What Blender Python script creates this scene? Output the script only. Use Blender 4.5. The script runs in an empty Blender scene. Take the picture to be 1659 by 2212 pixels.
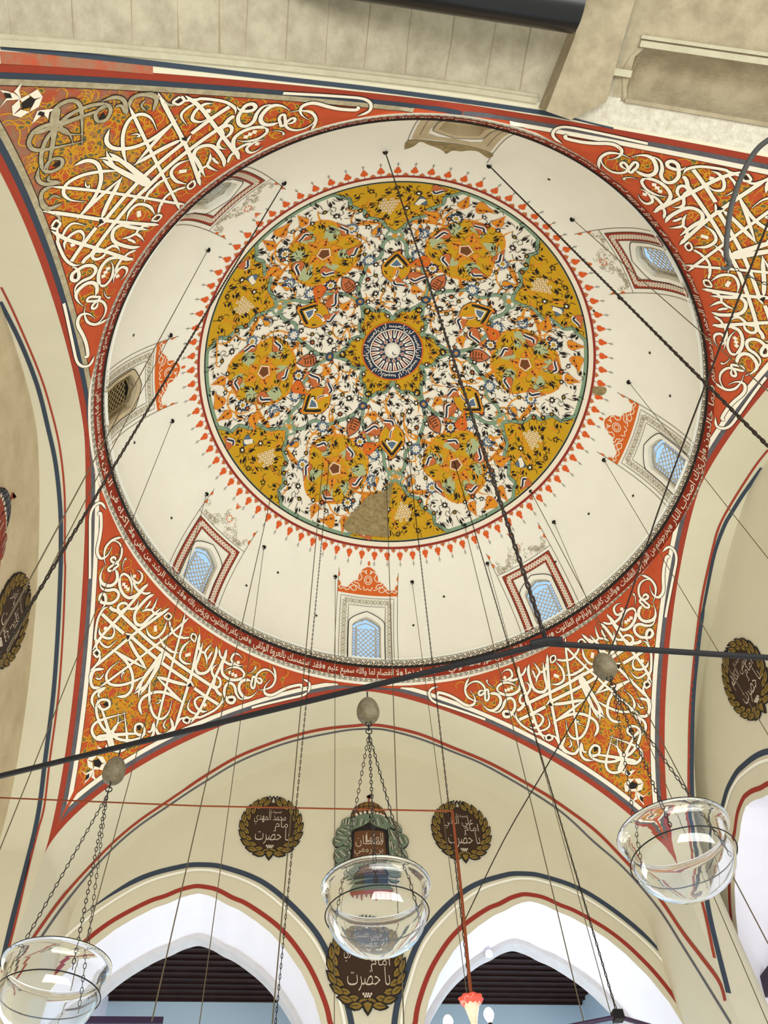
import bpy, bmesh, math, random
from math import sin, cos, pi, radians, sqrt, atan2, hypot
from mathutils import Vector, Matrix
from mathutils.bvhtree import BVHTree
from mathutils.geometry import delaunay_2d_cdt, tessellate_polygon

scene = bpy.context.scene
COL = scene.collection
rnd = random.Random(7)

# ------------------------------------------------------------------ camera
F_PX = 1675.448
CAM = Vector((-1.43027, -4.80998, 1.6))
RIGHT = Vector((0.9906018, -0.1267452, -0.0514167))
DOWN = Vector((0.0790457, 0.8372779, -0.5410336))
FWD = Vector((0.1116234, 0.5318847, 0.8394277))
cd = bpy.data.cameras.new('camera')
cd.sensor_fit = 'HORIZONTAL'
cd.sensor_width = 36.0
cd.lens = 36.0 * F_PX / 1659.0
cd.clip_start = 0.05
cam = bpy.data.objects.new('camera', cd)
M = Matrix.Identity(4)
for i in range(3):
    M[i][0], M[i][1], M[i][2], M[i][3] = RIGHT[i], -DOWN[i], -FWD[i], CAM[i]
cam.matrix_world = M
COL.objects.link(cam)
scene.camera = cam

# ------------------------------------------------------------------ light
def lin(c):
    return tuple((v / 255 / 12.92) if v / 255 <= .04045 else ((v / 255 + .055) / 1.055) ** 2.4 for v in c)

world = bpy.data.worlds.new('world')
scene.world = world
world.use_nodes = True
wn, wl = world.node_tree.nodes, world.node_tree.links
bg = wn['Background']
tc = wn.new('ShaderNodeTexCoord'); sp = wn.new('ShaderNodeSeparateXYZ')
mr = wn.new('ShaderNodeMapRange'); mr.inputs['From Min'].default_value = -.12; mr.inputs['From Max'].default_value = .25
mx = wn.new('ShaderNodeMix'); mx.data_type = 'RGBA'
mx.inputs[6].default_value = (.90, .935, .875, 1)          # daylight bounced up from the floor of the hall
mx.inputs[7].default_value = (.36, .58, .95, 1)          # blue sky
wl.new(tc.outputs['Generated'], sp.inputs[0]); wl.new(sp.outputs['Z'], mr.inputs['Value'])
wl.new(mr.outputs['Result'], mx.inputs['Factor']); wl.new(mx.outputs[2], bg.inputs['Color'])
bg.inputs['Strength'].default_value = 1.28

def area(name, loc, target, sx, sy, power, col):
    l = bpy.data.lights.new(name, 'AREA'); l.shape = 'RECTANGLE'; l.size = sx; l.size_y = sy
    l.energy = power; l.color = col
    o = bpy.data.objects.new(name, l); o.location = loc
    o.rotation_euler = (Vector(target) - Vector(loc)).to_track_quat('-Z', 'Y').to_euler()
    COL.objects.link(o); return o
# daylight in the rooms beyond the arches, and unseen fill lamps added for brightness
area('fill_front', (0.5, -7.5, 2.2), (0, .5, 13.0), 6, 2.5, 520, (.97, .985, .93))  # unseen fill lamp added low down to brighten the dome
area('fill_side', (-4.3, 1.5, 2.0), (1.5, 1, 9), 4, 2, 160, (.97, .985, .94))  # unseen fill lamp added on the left, standing in for daylight
area('daylight_far_room', (0.0, 9.2, 3.4), (0, 5.9, 7.4), 7.5, 1.6, 45, (.80, .87, 1))
area('fill_far_wall', (3.9, 7.4, 4.2), (-1.5, 9.5, 6.8), 1.2, 1.6, 90, (.72, .84, 1))  # unseen fill lamp added to brighten the blue far wall
area('daylight_right_room', (7.6, 2.9, 3.6), (4.9, 3.2, 7.3), 3, 3, 45, (.84, .87, 1))

scene.view_settings.view_transform = 'Standard'
scene.view_settings.look = 'None'
scene.view_settings.exposure = 0.0
scene.view_settings.gamma = 1.0
scene.view_settings.use_curve_mapping = False
scene.cycles.max_bounces = 10
scene.cycles.transmission_bounces = 10
scene.cycles.diffuse_bounces = 5
scene.cycles.caustics_refractive = False
scene.cycles.caustics_reflective = False

# ------------------------------------------------------------------ materials
def mat(name, rgb, rough=.85, metal=0.0, vary=0.0, vscale=3.0, dark=None, bump=0.0, bscale=30.0, emit=None, spec=.3):
    m = bpy.data.materials.new(name); m.use_nodes = True
    n, l = m.node_tree.nodes, m.node_tree.links
    b = n['Principled BSDF']
    c = lin(rgb)
    b.inputs['Base Color'].default_value = (*c, 1)
    b.inputs['Roughness'].default_value = rough
    b.inputs['Metallic'].default_value = metal
    b.inputs['Specular IOR Level'].default_value = spec
    t = n.new('ShaderNodeTexCoord')
    if vary:
        z = n.new('ShaderNodeTexNoise'); z.inputs['Scale'].default_value = vscale; z.inputs['Detail'].default_value = 6
        z.inputs['Roughness'].default_value = .65
        r = n.new('ShaderNodeMapRange'); r.inputs['From Min'].default_value = .36; r.inputs['From Max'].default_value = .70
        k = n.new('ShaderNodeMix'); k.data_type = 'RGBA'
        d = lin(dark) if dark else tuple(v * (1 - vary) for v in c)
        k.inputs[6].default_value = (*c, 1); k.inputs[7].default_value = (*d, 1)
        l.new(t.outputs['Object'], z.inputs['Vector']); l.new(z.outputs['Fac'], r.inputs['Value'])
        if dark:
            f = n.new('ShaderNodeMath'); f.operation = 'MULTIPLY'; f.inputs[1].default_value = vary
            l.new(r.outputs['Result'], f.inputs[0]); l.new(f.outputs[0], k.inputs['Factor'])
        else:
            l.new(r.outputs['Result'], k.inputs['Factor'])
        l.new(k.outputs[2], b.inputs['Base Color'])
    if bump:
        z2 = n.new('ShaderNodeTexNoise'); z2.inputs['Scale'].default_value = bscale; z2.inputs['Detail'].default_value = 5
        bp = n.new('ShaderNodeBump'); bp.inputs['Strength'].default_value = bump; bp.inputs['Distance'].default_value = .02
        l.new(t.outputs['Object'], z2.inputs['Vector']); l.new(z2.outputs['Fac'], bp.inputs['Height'])
        l.new(bp.outputs['Normal'], b.inputs['Normal'])
    if emit:
        b.inputs['Emission Color'].default_value = (*lin(rgb), 1); b.inputs['Emission Strength'].default_value = emit
    return m

PLASTER = mat('cream_plaster', (246, 243, 231), vary=.05, vscale=1.2, bump=.12, bscale=14)
WALLP = mat('beige_plaster', (212, 204, 180), vary=.05, vscale=1.5, bump=.10, bscale=10)
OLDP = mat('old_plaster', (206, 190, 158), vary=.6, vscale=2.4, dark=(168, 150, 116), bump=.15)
WHITEP = mat('white_plaster', (240, 237, 245), vary=.04, vscale=2, bump=.06)
ROUGHP = mat('rough_plaster', (212, 205, 190), vary=.55, vscale=16, dark=(160, 148, 126), bump=.55, bscale=40)
STONE = mat('limestone', (180, 170, 148), vary=.75, vscale=4.2, dark=(136, 126, 104), bump=.35, bscale=24)
STONED = mat('dark_limestone', (172, 158, 132), vary=.7, vscale=4.5, dark=(128, 114, 90), bump=.4, bscale=22)
STONEL = mat('pale_stone', (206, 203, 204), vary=.3, vscale=6, dark=(170, 166, 165), bump=.2)
JOINT = mat('mortar_joint', (146, 133, 108))
MOULD = mat('moulding_stone', (188, 180, 156), vary=.4, vscale=8, dark=(150, 140, 116), bump=.2)
CREAMW = mat('cream_paint', (240, 231, 212))
ORANGE = mat('orange_red_paint', (188, 80, 44), vary=.5, vscale=9, dark=(172, 64, 34))
REDLINE = mat('red_paint', (160, 62, 42), vary=.4, vscale=8, dark=(140, 52, 36))
BRICK = mat('red_stripe_paint', (150, 52, 40))
MAROON = mat('maroon_paint', (150, 50, 30), vary=.5, vscale=12, dark=(128, 38, 24))
GREYL = mat('grey_stripe_paint', (98, 96, 102), vary=.3, vscale=8)
SLATE = mat('slate_blue_paint', (56, 66, 80))
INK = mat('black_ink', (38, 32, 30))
PENCIL = mat('thin_grey_line', (112, 104, 88))
PENCILL = mat('faint_drawn_line', (172, 162, 138))
OCHRE = mat('ochre_paint', (206, 160, 30), vary=.4, vscale=10, dark=(186, 138, 24))
VINE = mat('ochre_vine_paint', (203, 146, 36))
LEAFG = mat('grey_green_leaf', (98, 96, 64))
SAGE = mat('sage_paint', (176, 186, 142))
GREENL = mat('celadon_green_paint', (130, 158, 130))
MEDW = mat('medallion_white', (244, 238, 222), vary=.08, vscale=5)
TANGER = mat('orange_paint', (224, 146, 40))
DEEPOR = mat('deep_orange_paint', (216, 104, 40))
ROSE = mat('terracotta_paint', (196, 108, 62))
NAVY = mat('navy_paint', (44, 52, 74))
STEEL = mat('blue_grey_paint', (92, 112, 136))
TREFO = mat('trefoil_orange', (222, 96, 40))
BROWNB = mat('brown_boss', (118, 74, 40), vary=.5, vscale=40, dark=(80, 48, 26))
DAMAGE = mat('bare_damaged_plaster', (166, 148, 106), vary=.9, vscale=14, dark=(112, 96, 62), bump=.4)
SOOT = mat('soot_stain', (60, 48, 36))
IRON = mat('black_iron', (20, 17, 17), rough=.6, metal=.2, spec=.3)
CHAINM = mat('dark_chain_iron', (46, 36, 28), rough=.6, metal=.35)
WIREM = mat('steel_wire', (104, 92, 70), rough=.6, metal=.3)
CORDRED = mat('red_brown_cord', (128, 62, 30), rough=.7)
ROPE = mat('tan_cord', (150, 124, 84), rough=.8)
EGG = mat('speckled_egg_shell', (104, 92, 68), rough=.6, vary=.8, vscale=60, dark=(66, 56, 40), bump=.2, bscale=90)
BEAM = mat('black_painted_beam', (12, 10, 11), rough=.3, spec=.4)
DARKW = mat('dark_plank', (50, 28, 24), rough=.55, vary=.5, vscale=5)
BLUEW = mat('blue_grey_wall', (196, 216, 230))
GRILLE = mat('plaster_grille', (206, 198, 176), vary=.3, vscale=20)
GRILLED = mat('brown_grille', (150, 130, 92), vary=.6, vscale=20, dark=(110, 90, 56))
VOID = mat('dark_void', (24, 20, 16))
GOLDLEAF = mat('olive_gold_leaf', (132, 106, 46), vary=.5, vscale=20, dark=(98, 76, 32))
BARK = mat('dark_brown_ground', (58, 40, 28))
LETTER = mat('pale_lettering', (206, 190, 172))
TURBG = mat('green_grey_turban', (104, 118, 98))
TURBR = mat('red_brown_turban', (142, 66, 50))
TURBS = mat('slate_turban', (96, 98, 104))
CAPB = mat('brown_felt_cap', (122, 88, 40))
CABLE = mat('rubber_cable', (58, 56, 54), rough=.5)
FRAMEP = mat('dark_purple_metal', (52, 36, 62), rough=.4)

def glass(name, col=(1, 1, 1), rough=0.0, ior=1.45):
    m = bpy.data.materials.new(name); m.use_nodes = True
    n, l = m.node_tree.nodes, m.node_tree.links
    n.remove(n['Principled BSDF'])
    g = n.new('ShaderNodeBsdfGlass'); g.inputs['Color'].default_value = (*col, 1)
    g.inputs['Roughness'].default_value = rough; g.inputs['IOR'].default_value = ior
    l.new(g.outputs[0], n['Material Output'].inputs['Surface']); return m
GLASS = glass('clear_lamp_glass', (.985, .99, .99))
PANE = glass('window_glass', (.97, .99, 1), ior=1.02)
PINKG = mat('pink_glass', (226, 80, 60), rough=.1, spec=.6)
FROST = mat('frosted_cut_glass', (244, 226, 196), rough=.2, vary=.4, vscale=60, dark=(220, 170, 130), bump=.4, bscale=70)
BULB = mat('lit_bulb', (255, 246, 226), emit=9.0)

# ------------------------------------------------------------------ mesh helpers
class MB:
    """collects faces of several materials and links them as ONE mesh object"""
    def __init__(self):
        self.v, self.f, self.m, self.mats = [], [], [], []
    def mi(self, m):
        if m not in self.mats: self.mats.append(m)
        return self.mats.index(m)
    def face(self, pts, m):
        i = len(self.v); self.v.extend(tuple(p) for p in pts)
        self.f.append(tuple(range(i, i + len(pts)))); self.m.append(self.mi(m))
    def mesh(self, vs, fs, m):
        i = len(self.v); self.v.extend(tuple(p) for p in vs); k = self.mi(m)
        for f in fs:
            self.f.append(tuple(j + i for j in f)); self.m.append(k)
    def grid(self, rows, m, close_u=False, close_v=False):
        nr, nc = len(rows), len(rows[0]); i = len(self.v); mi = self.mi(m) if not callable(m) else None
        for r in rows: self.v.extend(tuple(p) for p in r)
        for a in range(nr if close_v else nr - 1):
            for b in range(nc if close_u else nc - 1):
                a2, b2 = (a + 1) % nr, (b + 1) % nc
                self.f.append((i + a * nc + b, i + a * nc + b2, i + a2 * nc + b2, i + a2 * nc + b))
                self.m.append(mi if mi is not None else self.mi(m(a, b)))
    def box(self, lo, hi, m):
        x0, y0, z0 = lo; x1, y1, z1 = hi
        vs = [(x, y, z) for x in (x0, x1) for y in (y0, y1) for z in (z0, z1)]
        self.mesh(vs, [(0, 1, 3, 2), (4, 6, 7, 5), (0, 4, 5, 1), (2, 3, 7, 6), (0, 2, 6, 4), (1, 5, 7, 3)], m)
    def tube(self, pts, r, m, seg=8, cap=True):
        pts = [Vector(p) for p in pts]; rows = []; up = None
        for i, p in enumerate(pts):
            t = (pts[min(i + 1, len(pts) - 1)] - pts[max(i - 1, 0)]).normalized()
            if up is None:
                up = t.cross(Vector((0, 0, 1)) if abs(t.z) < .9 else Vector((1, 0, 0))).normalized()
            up = (up - t * up.dot(t)).normalized(); w = t.cross(up)
            rr = r[i] if isinstance(r, (list, tuple)) else r
            rows.append([p + (up * cos(2 * pi * k / seg) + w * sin(2 * pi * k / seg)) * rr for k in range(seg)])
        self.grid(rows, m, close_u=True)
        if cap:
            self.face(rows[0][::-1], m); self.face(rows[-1], m)
    def lathe(self, prof, m, seg=48, org=(0, 0, 0), flute=None):
        o = Vector(org); rows = []
        for r, z in prof:
            rows.append([o + Vector((r * cos(2 * pi * k / seg), r * sin(2 * pi * k / seg), z)) if not flute else
                         o + Vector((flute(r, z, 2 * pi * k / seg) * cos(2 * pi * k / seg), flute(r, z, 2 * pi * k / seg) * sin(2 * pi * k / seg), z)) for k in range(seg)])
        self.grid(rows, m, close_u=True)
    def chain(self, a, b, pitch, wire, wid, m, sag=0.0, ns=4, nl=10):
        """interlocking oval links, each turned a quarter from the last"""
        a, b = Vector(a), Vector(b); L = (b - a).length; n = max(2, int(L / pitch))
        d = (b - a) / n; t = d.normalized()
        u = t.cross(Vector((0, 1, 0)) if abs(t.y) < .9 else Vector((1, 0, 0))).normalized(); w = t.cross(u)
        hl = pitch * .5 + wire * 1.6
        for i in range(n):
            c = a + d * (i + .5); p, q = (u, w) if i % 2 else (w, u)
            rows = []
            for k in range(nl):
                an = 2 * pi * k / nl
                ctr = c + t * (hl - wire) * cos(an) + p * (wid - wire) * sin(an)
                out = (t * cos(an) * (wid) + p * sin(an) * hl).normalized()
                rows.append([ctr + (out * cos(2 * pi * j / ns + .785) + q * sin(2 * pi * j / ns + .785)) * wire for j in range(ns)])
            self.grid(rows, m, close_u=True, close_v=True)
    def build(self, name, parent=None, smooth=False, loc=None):
        me = bpy.data.meshes.new(name); me.from_pydata(self.v, [], self.f)
        for m in self.mats: me.materials.append(m)
        me.polygons.foreach_set('material_index', self.m)
        if smooth: me.polygons.foreach_set('use_smooth', [True] * len(self.f))
        me.update()
        o = bpy.data.objects.new(name, me); COL.objects.link(o)
        if parent is not None: o.parent = parent
        if loc is not None:
            o.location = loc
        return o

def weld(o, dist=1e-4):
    b = bmesh.new(); b.from_mesh(o.data); bmesh.ops.remove_doubles(b, verts=b.verts, dist=dist)
    bmesh.ops.recalc_face_normals(b, faces=b.faces); b.to_mesh(o.data); b.free()

def tag(o, label=None, cat=None, group=None, kind=None):
    if label: o['label'] = label
    if cat: o['category'] = cat
    if group: o['group'] = group
    if kind: o['kind'] = kind
    return o
def struct(o, label, cat='building'):
    return tag(o, label, cat, None, 'structure')
def empty(name, loc=(0, 0, 0)):
    o = bpy.data.objects.new(name, None); o.location = loc; o.empty_display_size = .1; COL.objects.link(o); return o

def ray(x, y):
    return (RIGHT * ((x - 829.5) / F_PX) + DOWN * ((y - 1106) / F_PX) + FWD).normalized()
def on_plane(x, y, ax, val):
    d = ray(x, y); return CAM + d * ((val - CAM[ax]) / d[ax])
def P2(s):
    return [tuple(float(q) for q in p.split(',')) for p in s.split()]
def smooth2(pts, n=5, closed=False):
    """Catmull-Rom through traced points (tuples of any length)"""
    k = len(pts)
    if k < 3: return list(pts)
    out = []
    for i in range(k if closed else k - 1):
        if closed: a, b, c, d = (pts[(i + j - 1) % k] for j in range(4))
        else: a, b, c, d = pts[max(i - 1, 0)], pts[i], pts[i + 1], pts[min(i + 2, k - 1)]
        for s in range(n):
            t = s / n
            out.append(tuple(.5 * (2 * q + (r - p) * t + (2 * p - 5 * q + 4 * r - u) * t * t + (3 * q - p - 3 * r + u) * t ** 3) for p, q, r, u in zip(a, b, c, d)))
    if not closed: out.append(tuple(pts[-1]))
    return out

MID = Vector((0, 0, 7))
def frame_at(F, a, b, e=1e-3):
    p = F(a, b); da = F(a + e, b) - F(a - e, b); db = F(a, b + e) - F(a, b - e)
    n = da.cross(db)
    n = n.normalized() if n.length > 1e-12 else (MID - p).normalized()
    if n.dot(MID - p) < 0: n = -n
    return p, n
def ribbon(mb, F, ab, w, m, off, closed=False, d0=None):
    """a painted band of width w (metres, or one per point) along ab on the surface F"""
    PN = [frame_at(F, a, b) for a, b in ab]; k = len(PN)
    if k < 2: return
    rows = []
    for i, (p, n) in enumerate(PN):
        q0 = PN[(i - 1) % k if closed else max(i - 1, 0)][0]; q1 = PN[(i + 1) % k if closed else min(i + 1, k - 1)][0]
        t = q1 - q0
        if t.length < 1e-9: t = Vector((1, 0, 0))
        s = n.cross(t).normalized(); ww = w[i] if isinstance(w, (list, tuple)) else w
        rows.append([p - s * ww * .5 + n * off, p + s * ww * .5 + n * off])
    mb.grid(rows, m, close_v=closed)
def taper(n, w, a=.25, b=.25, lo=.15):
    return [w * max(lo, min(1, (i / max(1, n - 1)) / a if a else 1, (1 - i / max(1, n - 1)) / b if b else 1)) for i in range(n)]
def fill(mb, F, poly, m, off, step=None, holes=()):
    """fill a traced outline on the surface F; step adds inner points so that the patch follows the curve"""
    vs, es = [], []
    if step:
        sm = min(step) if isinstance(step, tuple) else step; dense = []
        for i in range(len(poly)):
            a, b = poly[i], poly[(i + 1) % len(poly)]; n = max(1, int(hypot(b[0] - a[0], b[1] - a[1]) / sm))
            dense += [(a[0] + (b[0] - a[0]) * j / n, a[1] + (b[1] - a[1]) * j / n) for j in range(n)]
        poly = dense
    for pl in (poly, *holes):
        i = len(vs); vs += [Vector(p) for p in pl]; es += [(i + j, i + (j + 1) % len(pl)) for j in range(len(pl))]
    if step:
        xs = [p[0] for p in poly]; ys = [p[1] for p in poly]
        sx, sy = step if isinstance(step, tuple) else (step, step)
        x = min(xs) + sx * .5
        while x < max(xs):
            y = min(ys) + sy * .5
            while y < max(ys):
                vs.append(Vector((x, y))); y += sy
            x += sx
    r = delaunay_2d_cdt(vs, es, [], 2 if holes else 1, 1e-6)
    out = []
    for v in r[0]:
        p, n = frame_at(F, v.x, v.y); out.append(p + n * off)
    mb.mesh(out, [tuple(f) for f in r[2]], m)
def blot(mb, F, a, b, pts, m, off):
    """small flat spot: polygon given in metres in the tangent plane"""
    p, n = frame_at(F, a, b); q = F(a + 1e-3, b) - p; u = (q - n * q.dot(n)).normalized(); w = n.cross(u)
    mb.face([p + u * x + w * y + n * off for x, y in pts], m)
# ------------------------------------------------------------------ geometry of the bay (metres)
R, H, ZA, NN = 4.0, 10.8037, 3.683, 1.74
ZC, ZS, AN_, AM_ = 10.4784, 7.4941, 1.4634, 1.5532
aN, aR, aB, aL = 4.18695, 4.01571, 4.22298, 4.14299
HX, MX, HY, MY = 4.07935, -.06364, 4.20496, .01802
YB, XR, XL = 5.52, 4.72, -4.713            # back, right and left wall faces
Z0 = 3.0                                    # nothing lower than this is seen

def dome_z(r): return H + ZA * max(0.0, 1 - (min(r, R) / R) ** NN) ** (1 / NN)
def dome_r(z): return R * max(0.0, 1 - (max(0, z - H) / ZA) ** NN) ** (1 / NN)
def domeT(th, v):                           # th degrees, v height above the ring
    r = dome_r(H + v); a = radians(th); return Vector((r * cos(a), r * sin(a), H + v))
def domeXY(x, y): return Vector((x, y, dome_z(hypot(x, y))))
def archz(y, half): return ZS + (ZC - ZS) * max(0.0, 1 - (abs(y) / half) ** AN_) ** (1 / AM_)
def archy(z, half):
    k = min(1, max(0, (z - ZS) / (ZC - ZS))); return half * max(0.0, 1 - k ** AM_) ** (1 / AN_)
def arch_curve(half, n=70, z0=Z0):
    """(y, z) along a pointed arch from the left foot over the crown to the right foot"""
    ys = [half * sin(pi / 2 * (-1 + 2 * i / (2 * n))) for i in range(2 * n + 1)]
    pts = [(y, archz(y, half)) for y in ys]
    return [(-half, z0), (-half, (z0 + ZS) / 2)] + pts + [(half, (z0 + ZS) / 2), (half, z0)]

def ribbon_pn(mb, PN, w, m, off, closed=False):
    k = len(PN); rows = []
    for i, (p, n) in enumerate(PN):
        t = PN[(i + 1) % k if closed else min(i + 1, k - 1)][0] - PN[(i - 1) % k if closed else max(i - 1, 0)][0]
        if t.length < 1e-9: t = Vector((1, 0, 0))
        s = n.cross(t).normalized(); ww = w[i] if isinstance(w, (list, tuple)) else w
        rows.append([p - s * ww * .5 + n * off, p + s * ww * .5 + n * off])
    mb.grid(rows, m, close_v=closed)
def bvh_of(o):
    return BVHTree.FromPolygons([tuple(v.co) for v in o.data.vertices], [tuple(p.vertices) for p in o.data.polygons])
def trace(bvh, px, n=5):
    """traced photo points dropped onto a surface: list of (point, normal)"""
    out = []
    for x, y in smooth2(px, n):
        h = bvh.ray_cast(CAM, ray(x, y))
        if h[0] is not None:
            nn = h[1] if h[1].dot(CAM - h[0]) > 0 else -h[1]; out.append((h[0], nn))
    return out

# ------------------------------------------------------------------ dome shell with eight window openings
WTH = [45 * k + 1.6 for k in range(8)]
def win_half(v, half=3.95, z0=.16, zs=.78, za=.985):
    if v < z0 or v > za: return 0
    if v <= zs: return half
    return half * (1 - ((v - zs) / (za - zs)) ** 1.7) ** .9
vs_rows = [.18 + .035 * i for i in range(27)] + [1.15 + .1 * i for i in range(14)] + [2.6 + .12 * i for i in range(8)] + [3.5, 3.57, 3.62, 3.655, 3.672, 3.68, 3.683]
NTH = 720
dm = MB()
rows = [[domeT(360 * i / NTH, v) for i in range(NTH)] for v in vs_rows]
dm.grid(rows, PLASTER, close_u=True)
keep = []
for f, m in zip(dm.f, dm.m):
    c = [sum(dm.v[j][k] for j in f) / 4 for k in range(3)]
    th = math.degrees(atan2(c[1], c[0])); v = c[2] - H; cut = False
    if v < 1.0:
        d = (th - 1.6 + 22.5) % 45 - 22.5
        cut = abs(d) < win_half(v)
    keep.append(not cut)
dm.f = [f for f, k in zip(dm.f, keep) if k]; dm.m = [m for m, k in zip(dm.m, keep) if k]
# ring cornice under the dome: floral drum, lip painted black as its shadow line, maroon inscription band, floral band, white line
def rev(mb, prof, m, n=360):
    mb.grid([[(r * cos(2 * pi * i / n), r * sin(2 * pi * i / n), H + z) for i in range(n)] for r, z in prof], m, close_u=True)
rev(dm, [(3.972, .186), (4.018, .176)], PLASTER)
rev(dm, [(4.016, .178), (4.016, .02)], CREAMW)
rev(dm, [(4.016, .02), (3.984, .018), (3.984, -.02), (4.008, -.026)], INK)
rev(dm, [(4.008, -.026), (4.048, -.215)], MAROON)
rev(dm, [(4.048, -.215), (4.066, -.285)], CREAMW)
rev(dm, [(4.066, -.285), (4.088, -.325)], MEDW)
ceiling = dm.build('ceiling', smooth=True)
struct(ceiling, 'great round dome with painted medallion and eight small windows', 'ceiling')

# ------------------------------------------------------------------ pendentives
def pend_F(sx, sy):
    xp = aR if sx > 0 else -aL; yp = aB if sy > 0 else -aN
    def F(s, t):
        z = ZS + (ZC - ZS) * min(t, 1)
        A = (xp, MY + sy * archy(z, HY)); B = (MX + sx * archy(z, HX), yp)
        if t < 0: A = B = (xp, yp)
        ra, rb = hypot(*A), hypot(*B)
        ta, tb = atan2(A[1], A[0]), atan2(B[1], B[0])
        d = (tb - ta + pi) % (2 * pi) - pi
        r, a = ra + (rb - ra) * s - .092 * max(0.0, min(t, 1)) ** 8 * min(1, s * (1 - s) * 8), ta + d * s
        if t > 1:
            k = (t - 1) / .05; r = r + (4.085 - r) * k; z = ZC + (H - .325 - ZC) * k
        return Vector((r * cos(a), r * sin(a), z))
    def inv(p):
        t = (p.z - ZS) / (ZC - ZS); z = p.z
        A = (xp, MY + sy * archy(z, HY)); B = (MX + sx * archy(z, HX), yp)
        ta, tb = atan2(A[1], A[0]), atan2(B[1], B[0])
        d = (tb - ta + pi) % (2 * pi) - pi
        return (((atan2(p.y, p.x) - ta + pi) % (2 * pi) - pi) / d if abs(d) > 1e-6 else .5, min(t, 1.0))
    return F, inv
TT = [1 - (1 - i / 60) ** 1.6 for i in range(61)]
PENDS = []
for (sx, sy) in ((-1, 1), (1, 1), (1, -1), (-1, -1)):
    F, inv = pend_F(sx, sy)
    mb = MB()
    rows = [[F(s / 40, t) for s in range(41)] for t in TT + [1.05]]
    mb.grid(rows, ORANGE)
    PENDS.append((sx, sy, F, inv, mb))
pb = BVHTree.FromPolygons([Vector(v) for v in PENDS[0][4].v], PENDS[0][4].f)

# ---- lettering of one half of a pendentive, traced; the other half is its mirror image
def A_(s): return [(170 + x / 6.144, 1080 + y / 6.144) for x, y in P2(s)]
def B_(s): return [(170 + x / 3.1733, 1320 + y / 3.1733) for x, y in P2(s)]
def C_(s): return [(130 + x / 3.526, 1530 + y / 3.526) for x, y in P2(s)]
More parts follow.
